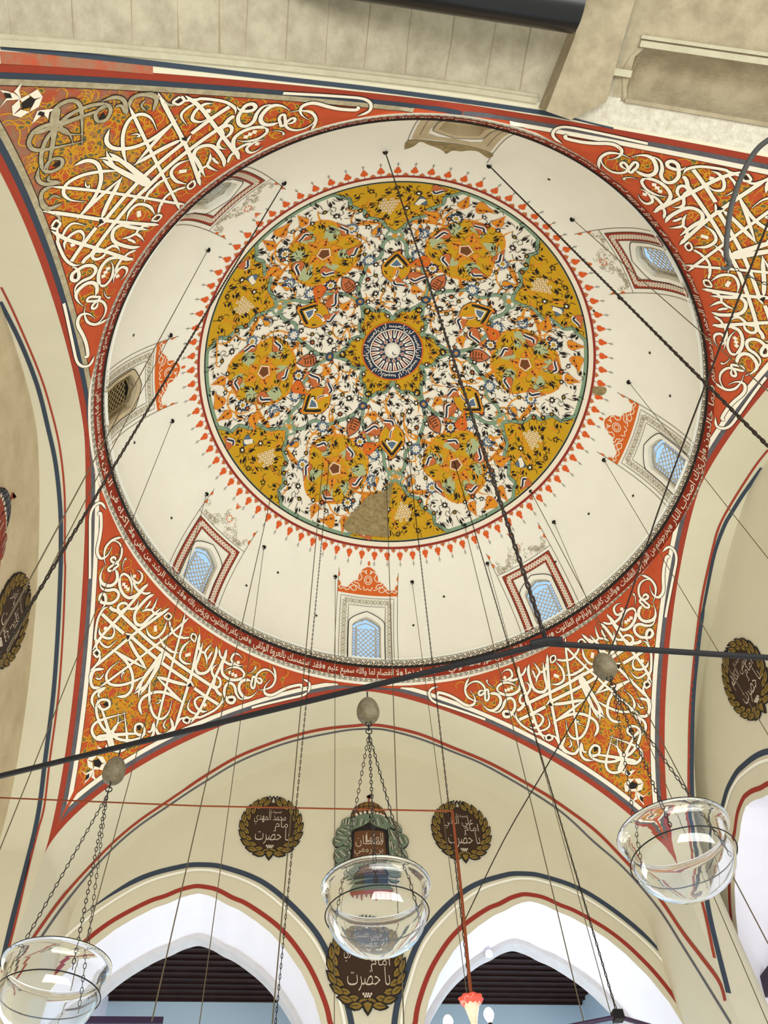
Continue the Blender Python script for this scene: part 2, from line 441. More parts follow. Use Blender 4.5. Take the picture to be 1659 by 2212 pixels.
# (points, width in photo px, taper start, taper end)
ST = [
 (A_('148,1050 150,900 150,400 152,250 168,160 212,92 280,62 330,88 375,160'), 5.5, 0, .1),
 (A_('252,215 285,196 303,225 306,350 298,440 280,540 256,640 254,720 290,785 340,792 390,762 425,712 450,660'), 6.6, .05, .35),
 (A_('640,575 585,552 520,553 455,572 405,610 366,665 350,740 352,820 372,888'), 5.2, .1, .4),
 (A_('400,625 440,590 500,583 560,622 594,690 590,770 560,835 515,872 450,905 405,935 412,965 455,966 505,932 545,905 535,878 495,868 452,845 442,812 472,790 500,805 515,845 535,880'), 5.0, .2, .1),
 (A_('606,980 604,920 622,852 648,818 658,832 632,842'), 1.8, .3, 0),
 (A_('352,900 312,970 294,1050 312,1112 372,1152 440,1162 500,1132 532,1070 526,1000 500,950'), 7.0, .3, .1),
 (A_('304,1060 290,1130 322,1196 400,1222 480,1216 532,1242 552,1292 522,1352 452,1392 385,1390 310,1372 285,1312 320,1265 362,1288 370,1370 342,1430 312,1452'), 6.4, .2, .15),
 (A_('565,1060 620,1020 690,1060 726,1130 736,1220 720,1300'), 5.2, .1, .4),
 (A_('580,1045 562,1120 576,1210 622,1290 692,1336 762,1322 822,1290 880,1230 962,1180'), 6.6, .1, .05),
 (A_('715,1000 730,1060 762,1112 822,1150 870,1112 882,1060 852,1010 800,985'), 5.2, .3, .3),
 (A_('760,1120 780,1190 832,1252 872,1272'), 5.8, .1, .1),
 (A_('872,1272 925,1292 1000,1282'), 5.0, .1, .2),
 (A_('700,1452 642,1402 572,1410 540,1460 580,1512 652,1472 760,1482 812,1430 824,1370'), 5.6, .1, .2),
 (A_('1045,1305 950,1352 802,1500 770,1600 802,1682 882,1692 962,1622 1142,1482'), 6.6, .08, .08),
 (A_('1092,1350 1062,1425 1012,1500 940,1500 862,1525'), 5.0, .35, .2),
 (A_('1000,1382 962,1440 918,1482'), 4.4, .2, .2),
 (A_('1012,1500 1042,1545 1100,1560 1150,1530'), 5.0, .1, .1),
 (A_('405,1438 335,1468 268,1580 238,1720 226,1843') + B_('122,205 128,262 150,300'), 5.2, .15, .2),
 (A_('425,1440 470,1480 545,1502'), 7.0, .1, .1),
 ([(326.5, 1269), (262, 1336), (223.7, 1374), (201, 1406)], 6.6, .03, .15),
 ([(374, 1322), (331, 1350), (293.7, 1375), (240, 1416), (195, 1450)], 6.4, .03, .12),
 ([(420, 1342), (360, 1387), (280, 1444), (217, 1487)], 5.2, .03, .1),
 (B_('165,28 230,90 322,168'), 7.0, 0, 0),
 (B_('330,168 388,186 352,212 322,236'), 4.2, .1, .3),
 (B_('380,196 430,240 500,300 585,368 640,402'), 7.0, 0, 0),
 (B_('276,14 380,112 520,236 640,322'), 7.0, 0, 0),
 (B_('358,214 400,290 440,350 482,416'), 8, .1, .25),
 (B_('232,272 300,312 392,362 482,412'), 6, .25, .3),
 (B_('262,292 322,340 366,402 384,470 374,548 330,592 270,594'), 6.2, .1, .1),
 (B_('292,354 224,402 196,460 222,508 300,518 400,490 468,456'), 5.6, .3, .15),
 (B_('612,290 550,370 490,440 442,500 400,560'), 6.5, .05, .15),
 (B_('590,300 520,390 460,470 428,560 424,620 440,690 465,722'), 5.0, .05, .2),
 (B_('145,120 150,160 188,192 238,192 254,142 222,100'), 5.4, .2, .35),
 (B_('138,195 172,242 216,256 272,208'), 4.6, .2, .4),
 (B_('102,292 126,270 150,290 132,322 104,298'), 4.2, 0, 0),
 (B_('150,300 148,342 112,390 82,440 76,472'), 4.4, .1, .3),
 (B_('152,530 104,528 86,480 112,412 182,406'), 6.2, .1, .1),
 (B_('118,462 150,472 182,436'), 3.4, .2, .3),
 (B_('310,480 306,450 320,430 322,446'), 2.4, .3, .1),
 (B_('196,530 120,562 94,612 112,672'), 6.0, .1, .25),
 (B_('190,536 142,572 150,600'), 4.4, .1, .2),
 (B_('120,652 160,616 212,622 218,662 172,682 126,640'), 5.4, .1, .1),
 (B_('124,650 132,722 162,792 202,832 250,822 276,770 281,708'), 5.8, .05, .35),
 (B_('340,706 182,746 112,780 96,832 132,882 202,880 292,852 402,846 470,852'), 6.0, .15, .2),
 (B_('178,722 212,822 232,890 248,948'), 6.6, .05, .1),
 (B_('628,92 602,160 546,204 500,180 480,128'), 5.4, .2, .25),
 (B_('608,62 640,40 662,62 640,82 612,66'), 3.6, 0, 0),
 (B_('646,90 662,150 702,196 752,190'), 4.6, .1, .2),
 (B_('575,200 610,262 676,282 740,252'), 5.0, .3, .2),
]
DOTS = A_('620,1155 648,1190 680,1222 770,1060 365,1722') + B_('546,132 546,150')
EYES = [A_('318,1300 340,1290 348,1330 330,1355'), A_('1226,1590 1262,1572 1256,1598 1236,1606'), B_('116,292 130,284 138,296 126,306'), B_('170,646 204,628 214,658 186,660'), B_('340,184 366,180 356,206 344,214')]
FLOWER = [  # white petals of the rosette at the foot, photo points (crossing its axis)
 C_('208,395 240,360 285,368 250,405'), C_('285,368 330,372 356,420 318,420'), C_('356,420 340,478 300,470 318,430'), C_('208,395 215,450 255,470 250,420'), C_('255,470 300,470 300,440 265,440'),
 C_('265,462 200,500 160,476 192,505 210,520'), C_('235,480 218,545 184,580 206,520'), C_('262,470 262,520 282,558 240,530'), C_('262,470 222,500 215,545 238,520'),
 C_('320,350 282,290 330,312'), C_('330,350 360,276 372,312 400,318'), C_('318,352 340,308 352,340')]
FBLACK = [C_('255,405 300,390 325,425 300,455 262,445'), C_('200,515 225,498 222,530 196,556'), C_('316,330 345,300 350,325 330,345')]
def to_st(px):
    out = []
    for x, y in px:
        h = pb.ray_cast(CAM, ray(x, y))
        if h[0] is not None:
            s, t = PENDS[0][3](h[0]); out.append((s - .017 * sin(pi * min(1, max(0, s))), t))
    return out
def px_m(px):                               # metres per photo pixel at a traced point
    h = pb.ray_cast(CAM, ray(*px)); return (h[0] - CAM).dot(FWD) / F_PX if h[0] is not None else .006
CROSS = [i for i, q in enumerate(ST) if q[0][0] == B_('340,706')[0] or q[0][0] == B_('178,722')[0]]
STROKES = [(to_st(smooth2(p, 4)), (w * .92 if w > 7 else w * 1.04) * px_m(p[len(p) // 2]), a, b) for p, w, a, b in ST]
DOTST = [to_st([d]) for d in DOTS]
EYEST = [to_st(e) for e in EYES]
FLOWST = [to_st(e) for e in FLOWER]; FBLST = [to_st(e) for e in FBLACK]

def edge_band(mb, F, bv, s, d0, d1, m, off, tmin=0.0, tmax=1.0):
    """stripe running beside the arch edge of a pendentive, d0..d1 metres in from it"""
    rows = []
    for t in [tmin + (tmax - tmin) * (1 - (1 - i / 90) ** 1.6) for i in range(91)]:
        p = F(s, t); q = F(s, min(1, t + .004)) - F(s, max(0, t - .004)); ar = (F(1, t) - F(0, t)).length
        inn = F(s + (.02 if s < .5 else -.02), max(t, .02)) - F(s, max(t, .02))
        e = .001; n = (F(abs(s - .02), t + (0 if t > .99 else e)) - F(abs(s - .02), t - e)).cross(F(abs(s - .03), t) - F(abs(s - .01), t))
        n = n.normalized() if n.length > 1e-12 else Vector((0, 0, -1))
        if n.dot(MID - p) < 0: n = -n
        sd = n.cross(q).normalized()
        if sd.dot(inn) < 0: sd = -sd
        row = []
        for d in (d0, d1):
            x = p + sd * min(d, ar * .47)
            h = bv.find_nearest(x); nn = h[1] if h[1].dot(MID - h[0]) > 0 else -h[1]
            row.append(h[0] + nn * off)
        rows.append(row)
    mb.grid(rows, m)

PLABEL = {(-1, 1): 'curved orange corner panel at the far left foot of the dome, crossed by the iron bar over the egg and lamp',
          (1, 1): 'curved orange corner panel at the far right foot of the dome behind a hanging egg',
          (1, -1): 'curved orange corner panel near the thick cable and hook, cut by the frame',
          (-1, -1): 'curved orange corner panel with worn grey patches beside the stone arch'}
WORN = mat('worn_orange_paint', (176, 78, 50), vary=1.0, vscale=7, dark=(132, 120, 98), bump=.25)
WORNW = mat('worn_white_paint', (184, 172, 142), vary=.8, vscale=12, dark=(138, 126, 96))
for (sx, sy, F, inv, mb) in PENDS:
    worn = (sx, sy) == (-1, -1)
    if worn:
        ki = mb.mi(WORN)
        for j, f in enumerate(mb.f):
            s_, t_ = (j % 40) / 40, TT[min(j // 40, 60)]
            if t_ < .40 + .34 * (1 - abs(s_ - .5) * 2) ** .7 + .12 * sin(s_ * 17): mb.m[j] = ki
    bv = BVHTree.FromPolygons([Vector(v) for v in mb.v], mb.f)
    r2 = random.Random(11)
    # ochre scrolls with grey-green leaves over the orange ground
    n_done = 0
    EP = [F(e_, t_ / 80) for e_ in (0, 1) for t_ in range(81)]
    for _ in range(2600):
        if n_done >= 470: break
        s, t = r2.uniform(.02, .98), r2.uniform(.01, 1.0) ** .5
        p, n = frame_at(F, s, min(t, .995)); ar = (F(1, t) - F(0, t)).length
        ed = min(s, 1 - s) * ar
        if ed < .24 or t > .992 or hypot(p.x, p.y) < 4.17: continue
        if min((p - q).length for q in EP) < .27: continue
        if worn and t < .5 and r2.random() < .75: continue
        n_done += 1
        u = n.cross(Vector((cos(r2.uniform(0, 6.28)), sin(r2.uniform(0, 6.28)), .3))).normalized(); w = n.cross(u); k = r2.uniform(.75, 1.3)
        cur = smooth2([(-.16, -.02), (-.09, .05), (0, .02), (.06, -.05), (.13, -.03), (.15, .03), (.11, .05)], 3)
        PN = [(p + (u * x + w * y) * k, n) for x, y in cur]
        ribbon_pn(mb, PN, taper(len(PN), .0115 * k, .2, .3, .4), VINE, .003)
        if n_done % 2:
            drop = [(-.055, .045), (-.028, .072), (.008, .064), (.028, .042), (.012, .022), (-.016, .028)]
            mb.face([p + (u * x + w * y) * k + n * .004 for x, y in drop], VINE)
            mb.face([p + (u * (x * .62 - .006) + w * (y * .62 + .018)) * k + n * .006 for x, y in drop], LEAFG)
    # stripes beside the two arches
    for s in (0, 1):
        edge_band(mb, F, bv, s, 0, .075, REDLINE, .004)
        edge_band(mb, F, bv, s, .075, .135, GREYL if not worn else SLATE, .005)
        edge_band(mb, F, bv, s, .135, .195, WORNW if worn else CREAMW, .006, tmax=.972)
        edge_band(mb, F, bv, s, .195, .202, INK, .0065, tmax=.972)
    tag(mb.build('pendentive', ceiling), PLABEL[(sx, sy)])
    pend_obj = [o for o in ceiling.children if o.name.startswith('pendentive')][-1]
    cm = MB()
    def wm(pts): return WORNW if (worn and sum(q[1] for q in pts) / len(pts) < .64) else CREAMW
    for si, (pts, w, a, b) in enumerate(STROKES):
        lim = .9 if si in CROSS else .525
        if len(pts) < 2: continue
        for mir in (0, 1):
            ab = [((1 - s) if mir else s, min(t, .998)) for s, t in pts if s < lim]
            if len(ab) < 2: continue
            ww = taper(len(ab), w, a, b, .18)
            k = .0012 * mir
            ribbon(cm, F, ab, [x + .016 for x in ww], INK, .008 + k)
            ribbon(cm, F, ab, ww, wm(pts), .010 + k)
    for grp, m, off in ((EYEST, INK, .0135), (FBLST, INK, .0125), (FLOWST, CREAMW, .011)):
        for e in grp:
            if len(e) < 3: continue
            for mir in ((0, 1) if grp is EYEST else (0,)):
                cm.face([frame_at(F, (1 - s) if mir else s, t)[0] + frame_at(F, (1 - s) if mir else s, t)[1] * off for s, t in e], m)
    for d in DOTST:
        if not d: continue
        for mir in (0, 1):
            s, t = d[0]
            blot(cm, F, (1 - s) if mir else s, t, [(.032, 0), (0, .034), (-.032, 0), (0, -.034)], CREAMW, .012)
    if len(cm.v): tag(cm.build('calligraphy', pend_obj), 'interlaced mirrored white script outlined in black')
# ------------------------------------------------------------------ arches around the bay
KL = 1.055                                   # the back arch draws in a little on its left at the wall
bk = MB(); rows = []
c1 = [(MX + y, z) for y, z in arch_curve(HX)]
for j in range(9):
    d = j / 8
    rows.append([((x / (1 + (KL - 1) * d)) if x < 0 else x, aB + (YB - aB) * d, z) for x, z in c1])
bk.grid(rows, WALLP)
trim_back = bk.build('trim_1', smooth=True); struct(trim_back, 'broad cream arch soffit in front of the back wall', 'arch')
rt = MB(); rows = []
KR = .225                                     # the right arch opens out towards its far side
for j in range(9): rows.append([(aR + (XR - aR) * j / 8, MY + y * (1 + KR * max(0, j - 5) / 3 if y > 0 else 1), z) for y, z in arch_curve(HY)])
rt.grid(rows, WALLP); trim_right = rt.build('trim_2', smooth=True); struct(trim_right, 'cream arch soffit over the right wall', 'arch')
lt = MB(); rows = []
for j in range(5): rows.append([(-aL + (XL + aL) * j / 4, MY + y, z) for y, z in arch_curve(HY)])
lt.grid(rows, WALLP); trim_left = lt.build('trim_3', smooth=True); struct(trim_left, 'cream arch soffit over the left wall', 'arch')
# near arch: plaster lip, then limestone running back over the viewer; right of the pier a coved recess
nr = MB(); rows = []
ys = [aN, aN + .03, aN + .06, aN + .09, aN + .12, aN + .15, aN + .19, aN + .24] + [aN + .24 + .03 * i for i in range(1, 24)] + [5.25, 5.6, 6.0, 6.6, 7.5]
xs_ = [x for x, z in [(MX + y, z) for y, z in arch_curve(HX, 110)]]
zs_ = [z for y, z in arch_curve(HX, 110)]
def cove(x, y):
    if x < 1.42 or not 4.44 < y < 4.92: return 0.0
    return .34 * sin(pi * (y - 4.44) / .48) ** .7 * min(1, ((x - 1.42) / .22)) ** .5
for y in ys: rows.append([(x, -y, z + cove(x, y)) for x, z in zip(xs_, zs_)])
def near_mat(a, b):
    y, x = ys[a], xs_[b]
    if x < .93: return WALLP if y < aN + .10 else (MOULD if y < aN + .17 else STONE)
    if y < aN + .03: return WALLP
    return ROUGHP if y < 4.44 else (STONED if x > 1.3 else STONE)
nr.grid(rows, near_mat)
trim_near = nr.build('trim_4', smooth=False); struct(trim_near, 'weathered limestone arch soffit above the viewer', 'arch')

BVS = {k: bvh_of(o) for k, o in (('B', trim_back), ('R', trim_right), ('L', trim_left), ('N', trim_near))}
def stripe(parent, bv, px, wpx, m, name=None, mb=None, off=.006, z=None):
    PN = trace(bv, P2(px))
    if len(PN) > 1:
        k = (PN[len(PN) // 2][0] - CAM).dot(FWD) / F_PX
        ribbon_pn(mb, PN, wpx * k, m, off)
LB = MB()
stripe(None, BVS['B'], '402,1703 439,1678 506,1638 567,1612 635,1589 702,1574 770,1567 793.7,1565 837,1569 905,1585 972,1612 1060,1649 1159,1704 1200,1730 1283,1791 1349,1857 1421,1935 1476,2015 1518,2070 1554,2120 1567,2162', 9, REDLINE, mb=LB)
stripe(None, BVS['B'], '0,2149 24,2101 66,2034 84,2007 132,1941 193,1872 247,1817 301,1772 361,1731 402,1703 439,1678', 9, REDLINE, mb=LB)
stripe(None, BVS['B'], '84,2031 132,1962 187,1893 247,1829 301,1783 361,1742 410,1709 445,1687 506,1650 567,1623 635,1600 736,1579 793.7,1574 837,1577 905,1595 972,1621 1060,1659 1200,1744 1283,1818 1349,1876 1421,1960 1476,2045 1518,2112 1557,2175 1580,2212', 5.5, GREYL, mb=LB)
o = LB.build('painted_line', trim_back); o['label'] = 'red and grey painted lines along the arch'
LR = MB()
stripe(None, BVS['R'], '1659,971 1628,1011 1579,1088 1552,1140 1536,1199 1516,1291 1504,1378 1496,1457 1490,1537 1488,1616 1488,1732 1500,1860 1512,1929 1526,1987 1543,2070 1555,2126 1566,2158', 5.5, REDLINE, mb=LR)
stripe(None, BVS['R'], '1659,993 1641,1017 1604,1069 1579,1109 1564,1136 1544,1191 1528,1267 1514,1346 1504,1430 1498,1497 1495,1577 1495,1728 1510,1850 1523,1923 1534,1984 1551,2056 1568,2123 1581,2175 1598,2215', 9.5, SLATE, mb=LR)
o = LR.build('painted_line', trim_right); o['label'] = 'red and slate painted lines along the arch'
LL = MB()
stripe(None, BVS['L'], '3,620 34,684 84,802 111,887 130,971 140,1072 140,1200 141,1235 136,1370 126,1505 108,1640 96,1741 82,1795 60,1881 33,1995 5,2101', 4, REDLINE, mb=LL)
stripe(None, BVS['L'], '0,651 44,738 81,833 104,924 121,1005 131,1106 131.6,1200 131,1235 125,1370 115,1505 98,1640 88,1724 76,1792 54,1881 27,1986 3,2089', 9, SLATE, mb=LL)
o = LL.build('painted_line', trim_left); o['label'] = 'red and slate painted lines along the arch'
LN = MB()
stripe(None, BVS['N'], '0,100 200,122 400,145 600,169 811,193 1022,221 1182,245 1233,255', 9, SLATE, mb=LN)
stripe(None, BVS['N'], '0,124 100,130 200,137 330,149', 22, WORN, mb=LN, off=.004)
stripe(None, BVS['N'], '1233,255 1302,272 1437,303 1545,327 1659,346', 3.5, SLATE, mb=LN, off=.004)
o = LN.build('painted_line', trim_near); o['label'] = 'slate blue painted line on the near arch'
# joints between the stones
JN = MB()
for x in (-3.75, -3.42, -3.05, -2.73, -2.42, -2.2, -1.86, -1.5, -1.12, -.72, -.3, .12, .45):
    PN = [(Vector((x + rnd.uniform(-.01, .01), -y, archz(x - MX, HX))), Vector((0, 0, -1))) for y in (aN + .2, 4.7, 5.2, 6.2, 7.4)]
    ribbon_pn(JN, PN, rnd.choice((.005, .008, .012)), JOINT, .004)
o = JN.build('mortar_joint', trim_near); o['label'] = 'dark joints between the limestone blocks'
# moulded ledge beside the lip of the near arch
LD = MB(); rows = []
for dy, dz in ((0.0, 0), (.0, -.05), (.045, -.05), (.05, -.02), (.075, -.02), (.075, 0)):
    rows.append([(x, -(aN + .11 + dy), archz(x - MX, HX) + dz) for x in [-4.05 + i * .07 for i in range(68)]])
LD.grid(rows, MOULD); o = LD.build('ledge_moulding', trim_near)
# limestone pier head jutting below the near arch
pr = MB()
bot = [(.67, -4.26), (.93, -4.215), (1.24, -4.41), (1.25, -4.9), (1.27, -5.3), (1.3, -7.4), (.9, -7.4), (.79, -4.9)]
zb = 9.98
for i in range(len(bot)):
    a, b = bot[i], bot[(i + 1) % len(bot)]
    pr.face([(a[0], a[1], zb), (b[0], b[1], zb), (b[0], b[1], zb + .7), (a[0], a[1], zb + .7)], STONED)
pr.face([(x, y, zb) for x, y in bot], STONED)
o = pr.build('trim_5'); struct(o, 'limestone pier head at the end of the dark beam', 'pier')
# mouldings round the coved recess
mo = MB()
xsq = [1.42 + i * .09 for i in range(29)]
for y0, w, dz in ((4.43, .035, .035), (4.90, .05, .05), (4.965, .03, .03)):
    rows = []
    for dy, d in ((0, 0), (0, -dz), (w, -dz), (w, 0)):
        rows.append([(x, -(y0 + dy), archz(x - MX, HX) + d) for x in xsq])
    mo.grid(rows, STONED if y0 < 4.9 else MOULD)
mo.tube([(1.43, -4.44, 10.03), (1.40, -4.55, 10.06), (1.36, -4.68, 10.07), (1.40, -4.82, 10.06), (1.47, -4.92, 10.02)], .035, STONED, 6)
mo.box((1.24, -4.70, 9.99), (1.42, -4.64, 10.12), MOULD)
o = mo.build('recess_moulding', trim_near)

# ------------------------------------------------------------------ walls with arched openings
EDGE = [(0, 7.81), (.12, 7.785), (.24, 7.74), (.39, 7.66), (.56, 7.59), (.8, 7.44), (1.0, 7.29), (1.2, 7.09), (1.43, 6.79), (1.6, 6.47), (1.69, 6.2), (1.72, 5.8), (1.72, Z0)]
GRAY = [(0, 8.235), (.15, 8.23), (.3, 8.2), (.65, 8.09), (.95, 7.93), (1.3, 7.64), (1.6, 7.31), (1.78, 7.0), (1.92, 6.66), (2.03, 6.35), (2.1, 5.9), (2.12, 5.2)]
def opening(cx, d=0.0, z0=Z0):
    """closed outline of an arched opening, grown by d"""
    r = [(x + d * min(1, .35 + x / 1.7), z + d * max(0, 1 - (x / 1.75) ** 2) ** .5) for x, z in EDGE]
    r[-1] = (r[-1][0], z0)
    return [(cx - x, z) for x, z in r[::-1]] + [(cx + x, z) for x, z in r[1:]]
def on_wall(kind):
    if kind == 'B': return lambda a, b: Vector((a, YB, b))
    if kind == 'R': return lambda a, b: Vector((XR, a, b))
    return lambda a, b: Vector((XL, a, b))
def wall(name, kind, lo, hi, centres, label, m=WALLP):
    F = on_wall(kind); mb = MB()
    top = [(MX + y if kind == 'B' else MY + y * (1 + KR if kind == 'R' and y > 0 else 1), z) for y, z in arch_curve((HX if kind == 'B' else HY), 30)]
    k = .012
    outl = [(lo, Z0)] + [(min(max(x, lo), hi), z + .02) for x, z in top[1:-1]] + [(hi, Z0)]
    hs = [opening(c, z0=Z0 + .05) for c in centres]
    loops = [[Vector((a, b, 0)) for a, b in l] for l in [outl] + hs]
    flat = [F(v.x, v.y) for l in loops for v in l]
    mb.mesh(flat, [tuple(t) for t in tessellate_polygon(loops)], m)
    o = mb.build(name); struct(o, label, 'wall'); return o
wall_back = wall('wall_back', 'B', MX - HX + .05, MX + HX, [-2.335, 2.32], 'cream back wall with two pointed arched openings')
wall_right = wall('wall_right', 'R', MY - HY, MY + HY * (1 + KR), [3.25], 'cream right wall with a pointed arched opening')
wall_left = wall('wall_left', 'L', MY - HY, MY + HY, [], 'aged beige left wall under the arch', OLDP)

def open_lines(parent, kind, cx, gx0, gx1, back):
    """painted lines, cream soffit and stone rim of one arched opening"""
    F = on_wall(kind); mb = MB()
    up = [(cx + (x if i else 0), z) for i, (x, z) in enumerate(EDGE)]
    def path(prof, d, x0=-9, x1=9):
        r = [(x + d * min(1, .35 + x / 1.7), z + d * max(0, 1 - (x / 1.75) ** 2) ** .5) for x, z in prof]
        full = [(-x, z) for x, z in r[::-1]] + r[1:]
        return [(cx + x, z) for x, z in smooth2(full, 4) if x0 <= x <= x1 and z > 4.5]
    ribbon(mb, F, path(EDGE, .105), .062, BRICK, .004)
    g = path(GRAY, 0, gx0, gx1)
    ribbon(mb, F, g, taper(len(g), .075, .1 if gx0 > -1.9 else .001, .1 if gx1 < 1.95 else .001, .1), SLATE, .004)
    o = mb.build('painted_line', parent); o['label'] = 'brick red and slate lines framing the opening'
    # slightly raised band between the two lines
    mb = MB(); g2 = path(GRAY, -.07); g3 = path(GRAY, -.10)
    ribbon(mb, F, path(GRAY, -.085), .035, PLASTER, .014)
    o = mb.build('raised_bead', parent)
    # deep white soffit
    mb = MB(); oc = opening(cx)
    oc = [p for p in smooth2(oc, 3)]
    def P(a, b, d): return (a, YB + d, b) if kind == 'B' else (XR + d, a, b)
    mb.grid([[P(a, b, d) for a, b in oc] for d in (-.004, .3, .65, back)], WHITEP)
    o = mb.build('soffit', parent, smooth=False); o['label'] = 'bright white soffit of the arched opening'
    mb = MB(); ic = [(cx + (a - cx) * .965, b - .07) for a, b in oc]
    mb.grid([[P(a, b, back) for a, b in oc], [P(a, b, back) for a, b in ic], [P(a, b, back + .22) for a, b in ic], [P(a, b, back + .22) for a, b in [(cx + (a - cx) * 1.3, b + .5) for a, b in oc]]], STONEL)
    o = mb.build('stone_rim', parent); o['label'] = 'pale stone rim at the back of the opening'
open_lines(wall_back, 'B', -2.335, -1.5, 9, .98)
open_lines(wall_back, 'B', 2.32, -9, 1.87, .98)
open_lines(wall_right, 'R', 3.25, -9, 9, 2.4)
# ------------------------------------------------------------------ room seen through the back openings
YF = 9.5
ZCEIL = on_plane(500, 2161, 1, YF).z
fl = MB(); fl.grid([[(-7, YF, Z0), (7, YF, Z0)], [(-7, YF, ZCEIL + .3), (7, YF, ZCEIL + .3)]], BLUEW)
o = fl.build('wall_far'); struct(o, 'light blue grey wall of the room beyond the arches', 'wall')
pl = MB()
xl = -3.9
n = 15
for i in range(n):
    y0 = 6.75 + (YF - 6.75) * i / n; y1 = 6.75 + (YF - 6.75) * (i + 1) / n
    pl.box((xl, y0 + .012, ZCEIL), (4.32, y1 - .012, ZCEIL + .05), DARKW)
    pl.box((xl, y1 - .035, ZCEIL - .03), (4.32, y1 + .005, ZCEIL + .02), DARKW)
pl.box((xl, 6.7, ZCEIL + .05), (4.32, YF, ZCEIL + .12), DARKW)
o = pl.build('ceiling_far'); struct(o, 'dark brown plank ceiling of the room beyond the arches', 'ceiling')
sd = MB(); sd.box((xl - .75, 6.72, Z0), (xl, YF, ZCEIL + .4), WHITEP); sd.box((4.33, 6.9, Z0), (4.9, YF, ZCEIL + .4), BLUEW)
o = sd.build('wall_side'); struct(o, 'pale side walls of the room beyond', 'wall')
# pale wall of the side room seen through the right opening, dark beam at its foot
sr = MB(); sr.grid([[(7.4, 0, Z0), (7.4, 8, Z0)], [(7.4, 0, 10), (7.4, 8, 10)]], WHITEP)
o = sr.build('wall_side_room'); struct(o, 'white wall seen through the right opening', 'wall')
# ------------------------------------------------------------------ Arabic lettering (joined presentation forms, laid out right to left)
FORMS = {c: (b, n) for c, b, n in [('ا', 0xFE8D, 2), ('ب', 0xFE8F, 4), ('ة', 0xFE93, 2), ('ت', 0xFE95, 4), ('ث', 0xFE99, 4), ('ج', 0xFE9D, 4), ('ح', 0xFEA1, 4), ('خ', 0xFEA5, 4),
    ('د', 0xFEA9, 2), ('ذ', 0xFEAB, 2), ('ر', 0xFEAD, 2), ('ز', 0xFEAF, 2), ('س', 0xFEB1, 4), ('ش', 0xFEB5, 4), ('ص', 0xFEB9, 4), ('ض', 0xFEBD, 4), ('ط', 0xFEC1, 4), ('ظ', 0xFEC5, 4),
    ('ع', 0xFEC9, 4), ('غ', 0xFECD, 4), ('ف', 0xFED1, 4), ('ق', 0xFED5, 4), ('ك', 0xFED9, 4), ('ل', 0xFEDD, 4), ('م', 0xFEE1, 4), ('ن', 0xFEE5, 4), ('ه', 0xFEE9, 4), ('و', 0xFEED, 2),
    ('ى', 0xFEEF, 2), ('ي', 0xFEF1, 4), ('إ', 0xFE87, 2), ('أ', 0xFE83, 2)]}
def shape(txt):
    out = []; i = 0; prev = False
    while i < len(txt):
        c = txt[i]
        if c == 'ل' and i + 1 < len(txt) and txt[i + 1] in 'اإأ':
            base = {'ا': 0xFEFB, 'إ': 0xFEF9, 'أ': 0xFEF7}[txt[i + 1]]
            out.append(chr(base + (1 if prev else 0))); prev = False; i += 2; continue
        if c not in FORMS: out.append(c); prev = False; i += 1; continue
        b, n = FORMS[c]; nxt = i + 1 < len(txt) and txt[i + 1] in FORMS and n == 4
        k = (3 if prev else 2) if nxt else (1 if prev else 0)
        out.append(chr(b + k)); prev = nxt; i += 1
    return ''.join(out[::-1])
_tc = {}
def text_mesh(txt, fat=.006):
    """flat triangles of one line of script: (verts 2D, faces), unit = letter height"""
    if (txt, fat) not in _tc:
        c = bpy.data.curves.new('t', 'FONT'); c.body = shape(txt); c.resolution_u = 2; c.offset = fat
        o = bpy.data.objects.new('t', c); COL.objects.link(o)
        dg = bpy.context.evaluated_depsgraph_get(); me = bpy.data.meshes.new_from_object(o.evaluated_get(dg))
        _tc[(txt, fat)] = ([(v.co.x, v.co.y) for v in me.vertices], [tuple(p.vertices) for p in me.polygons])
        bpy.data.objects.remove(o); bpy.data.curves.remove(c); bpy.data.meshes.remove(me)
    return _tc[(txt, fat)]
def put_text(mb, txt, fn, x0, x1, y0, y1, m, fat=.006):
    """script stretched into the rectangle x0..x1, y0..y1 and mapped by fn(x, y)"""
    v, f = text_mesh(txt, fat)
    if not v: return
    a0, a1 = min(p[0] for p in v), max(p[0] for p in v); b0, b1 = min(p[1] for p in v), max(p[1] for p in v)
    mb.mesh([fn(x0 + (x1 - x0) * (p[0] - a0) / (a1 - a0), y0 + (y1 - y0) * (p[1] - b0) / (b1 - b0)) for p in v], f, m)

# inscription round the ring
VERSE = ['بسم الله الرحمن الرحيم', 'الله لا إله إلا هو الحي القيوم', 'لا تأخذه سنة ولا نوم', 'له ما في السموات وما في الارض', 'من ذا الذي يشفع عنده إلا بإذنه', 'يعلم ما بين أيديهم وما خلفهم',
         'ولا يحيطون بشى من علمه إلا بما شا', 'وسع كرسيه السموات والارض', 'ولا يؤده حفظهما وهو العلي العظيم', 'لا إكراه في الدين', 'قد تبين الرشد من الغي', 'فمن يكفر بالطاغوت ويؤمن بالله',
         'فقد استمسك بالعروة الوثقى', 'لا انفصام لها والله سميع عليم', 'الله ولي الذين امنوا', 'يخرجهم من الظلمات إلى النور', 'والذين كفروا اولياؤهم الطاغوت', 'يخرجونهم من النور إلى الظلمات', 'اولئك اصحاب النار', 'هم فيها خالدون']
def ring_pt(th, k, off=.004):               # k 0 foot .. 1 top of the maroon band
    a = radians(th); r = 4.048 - .04 * k - off; return Vector((r * cos(a), r * sin(a), H - .215 + .189 * k))
ib = MB()
seg = 360 / len(VERSE)
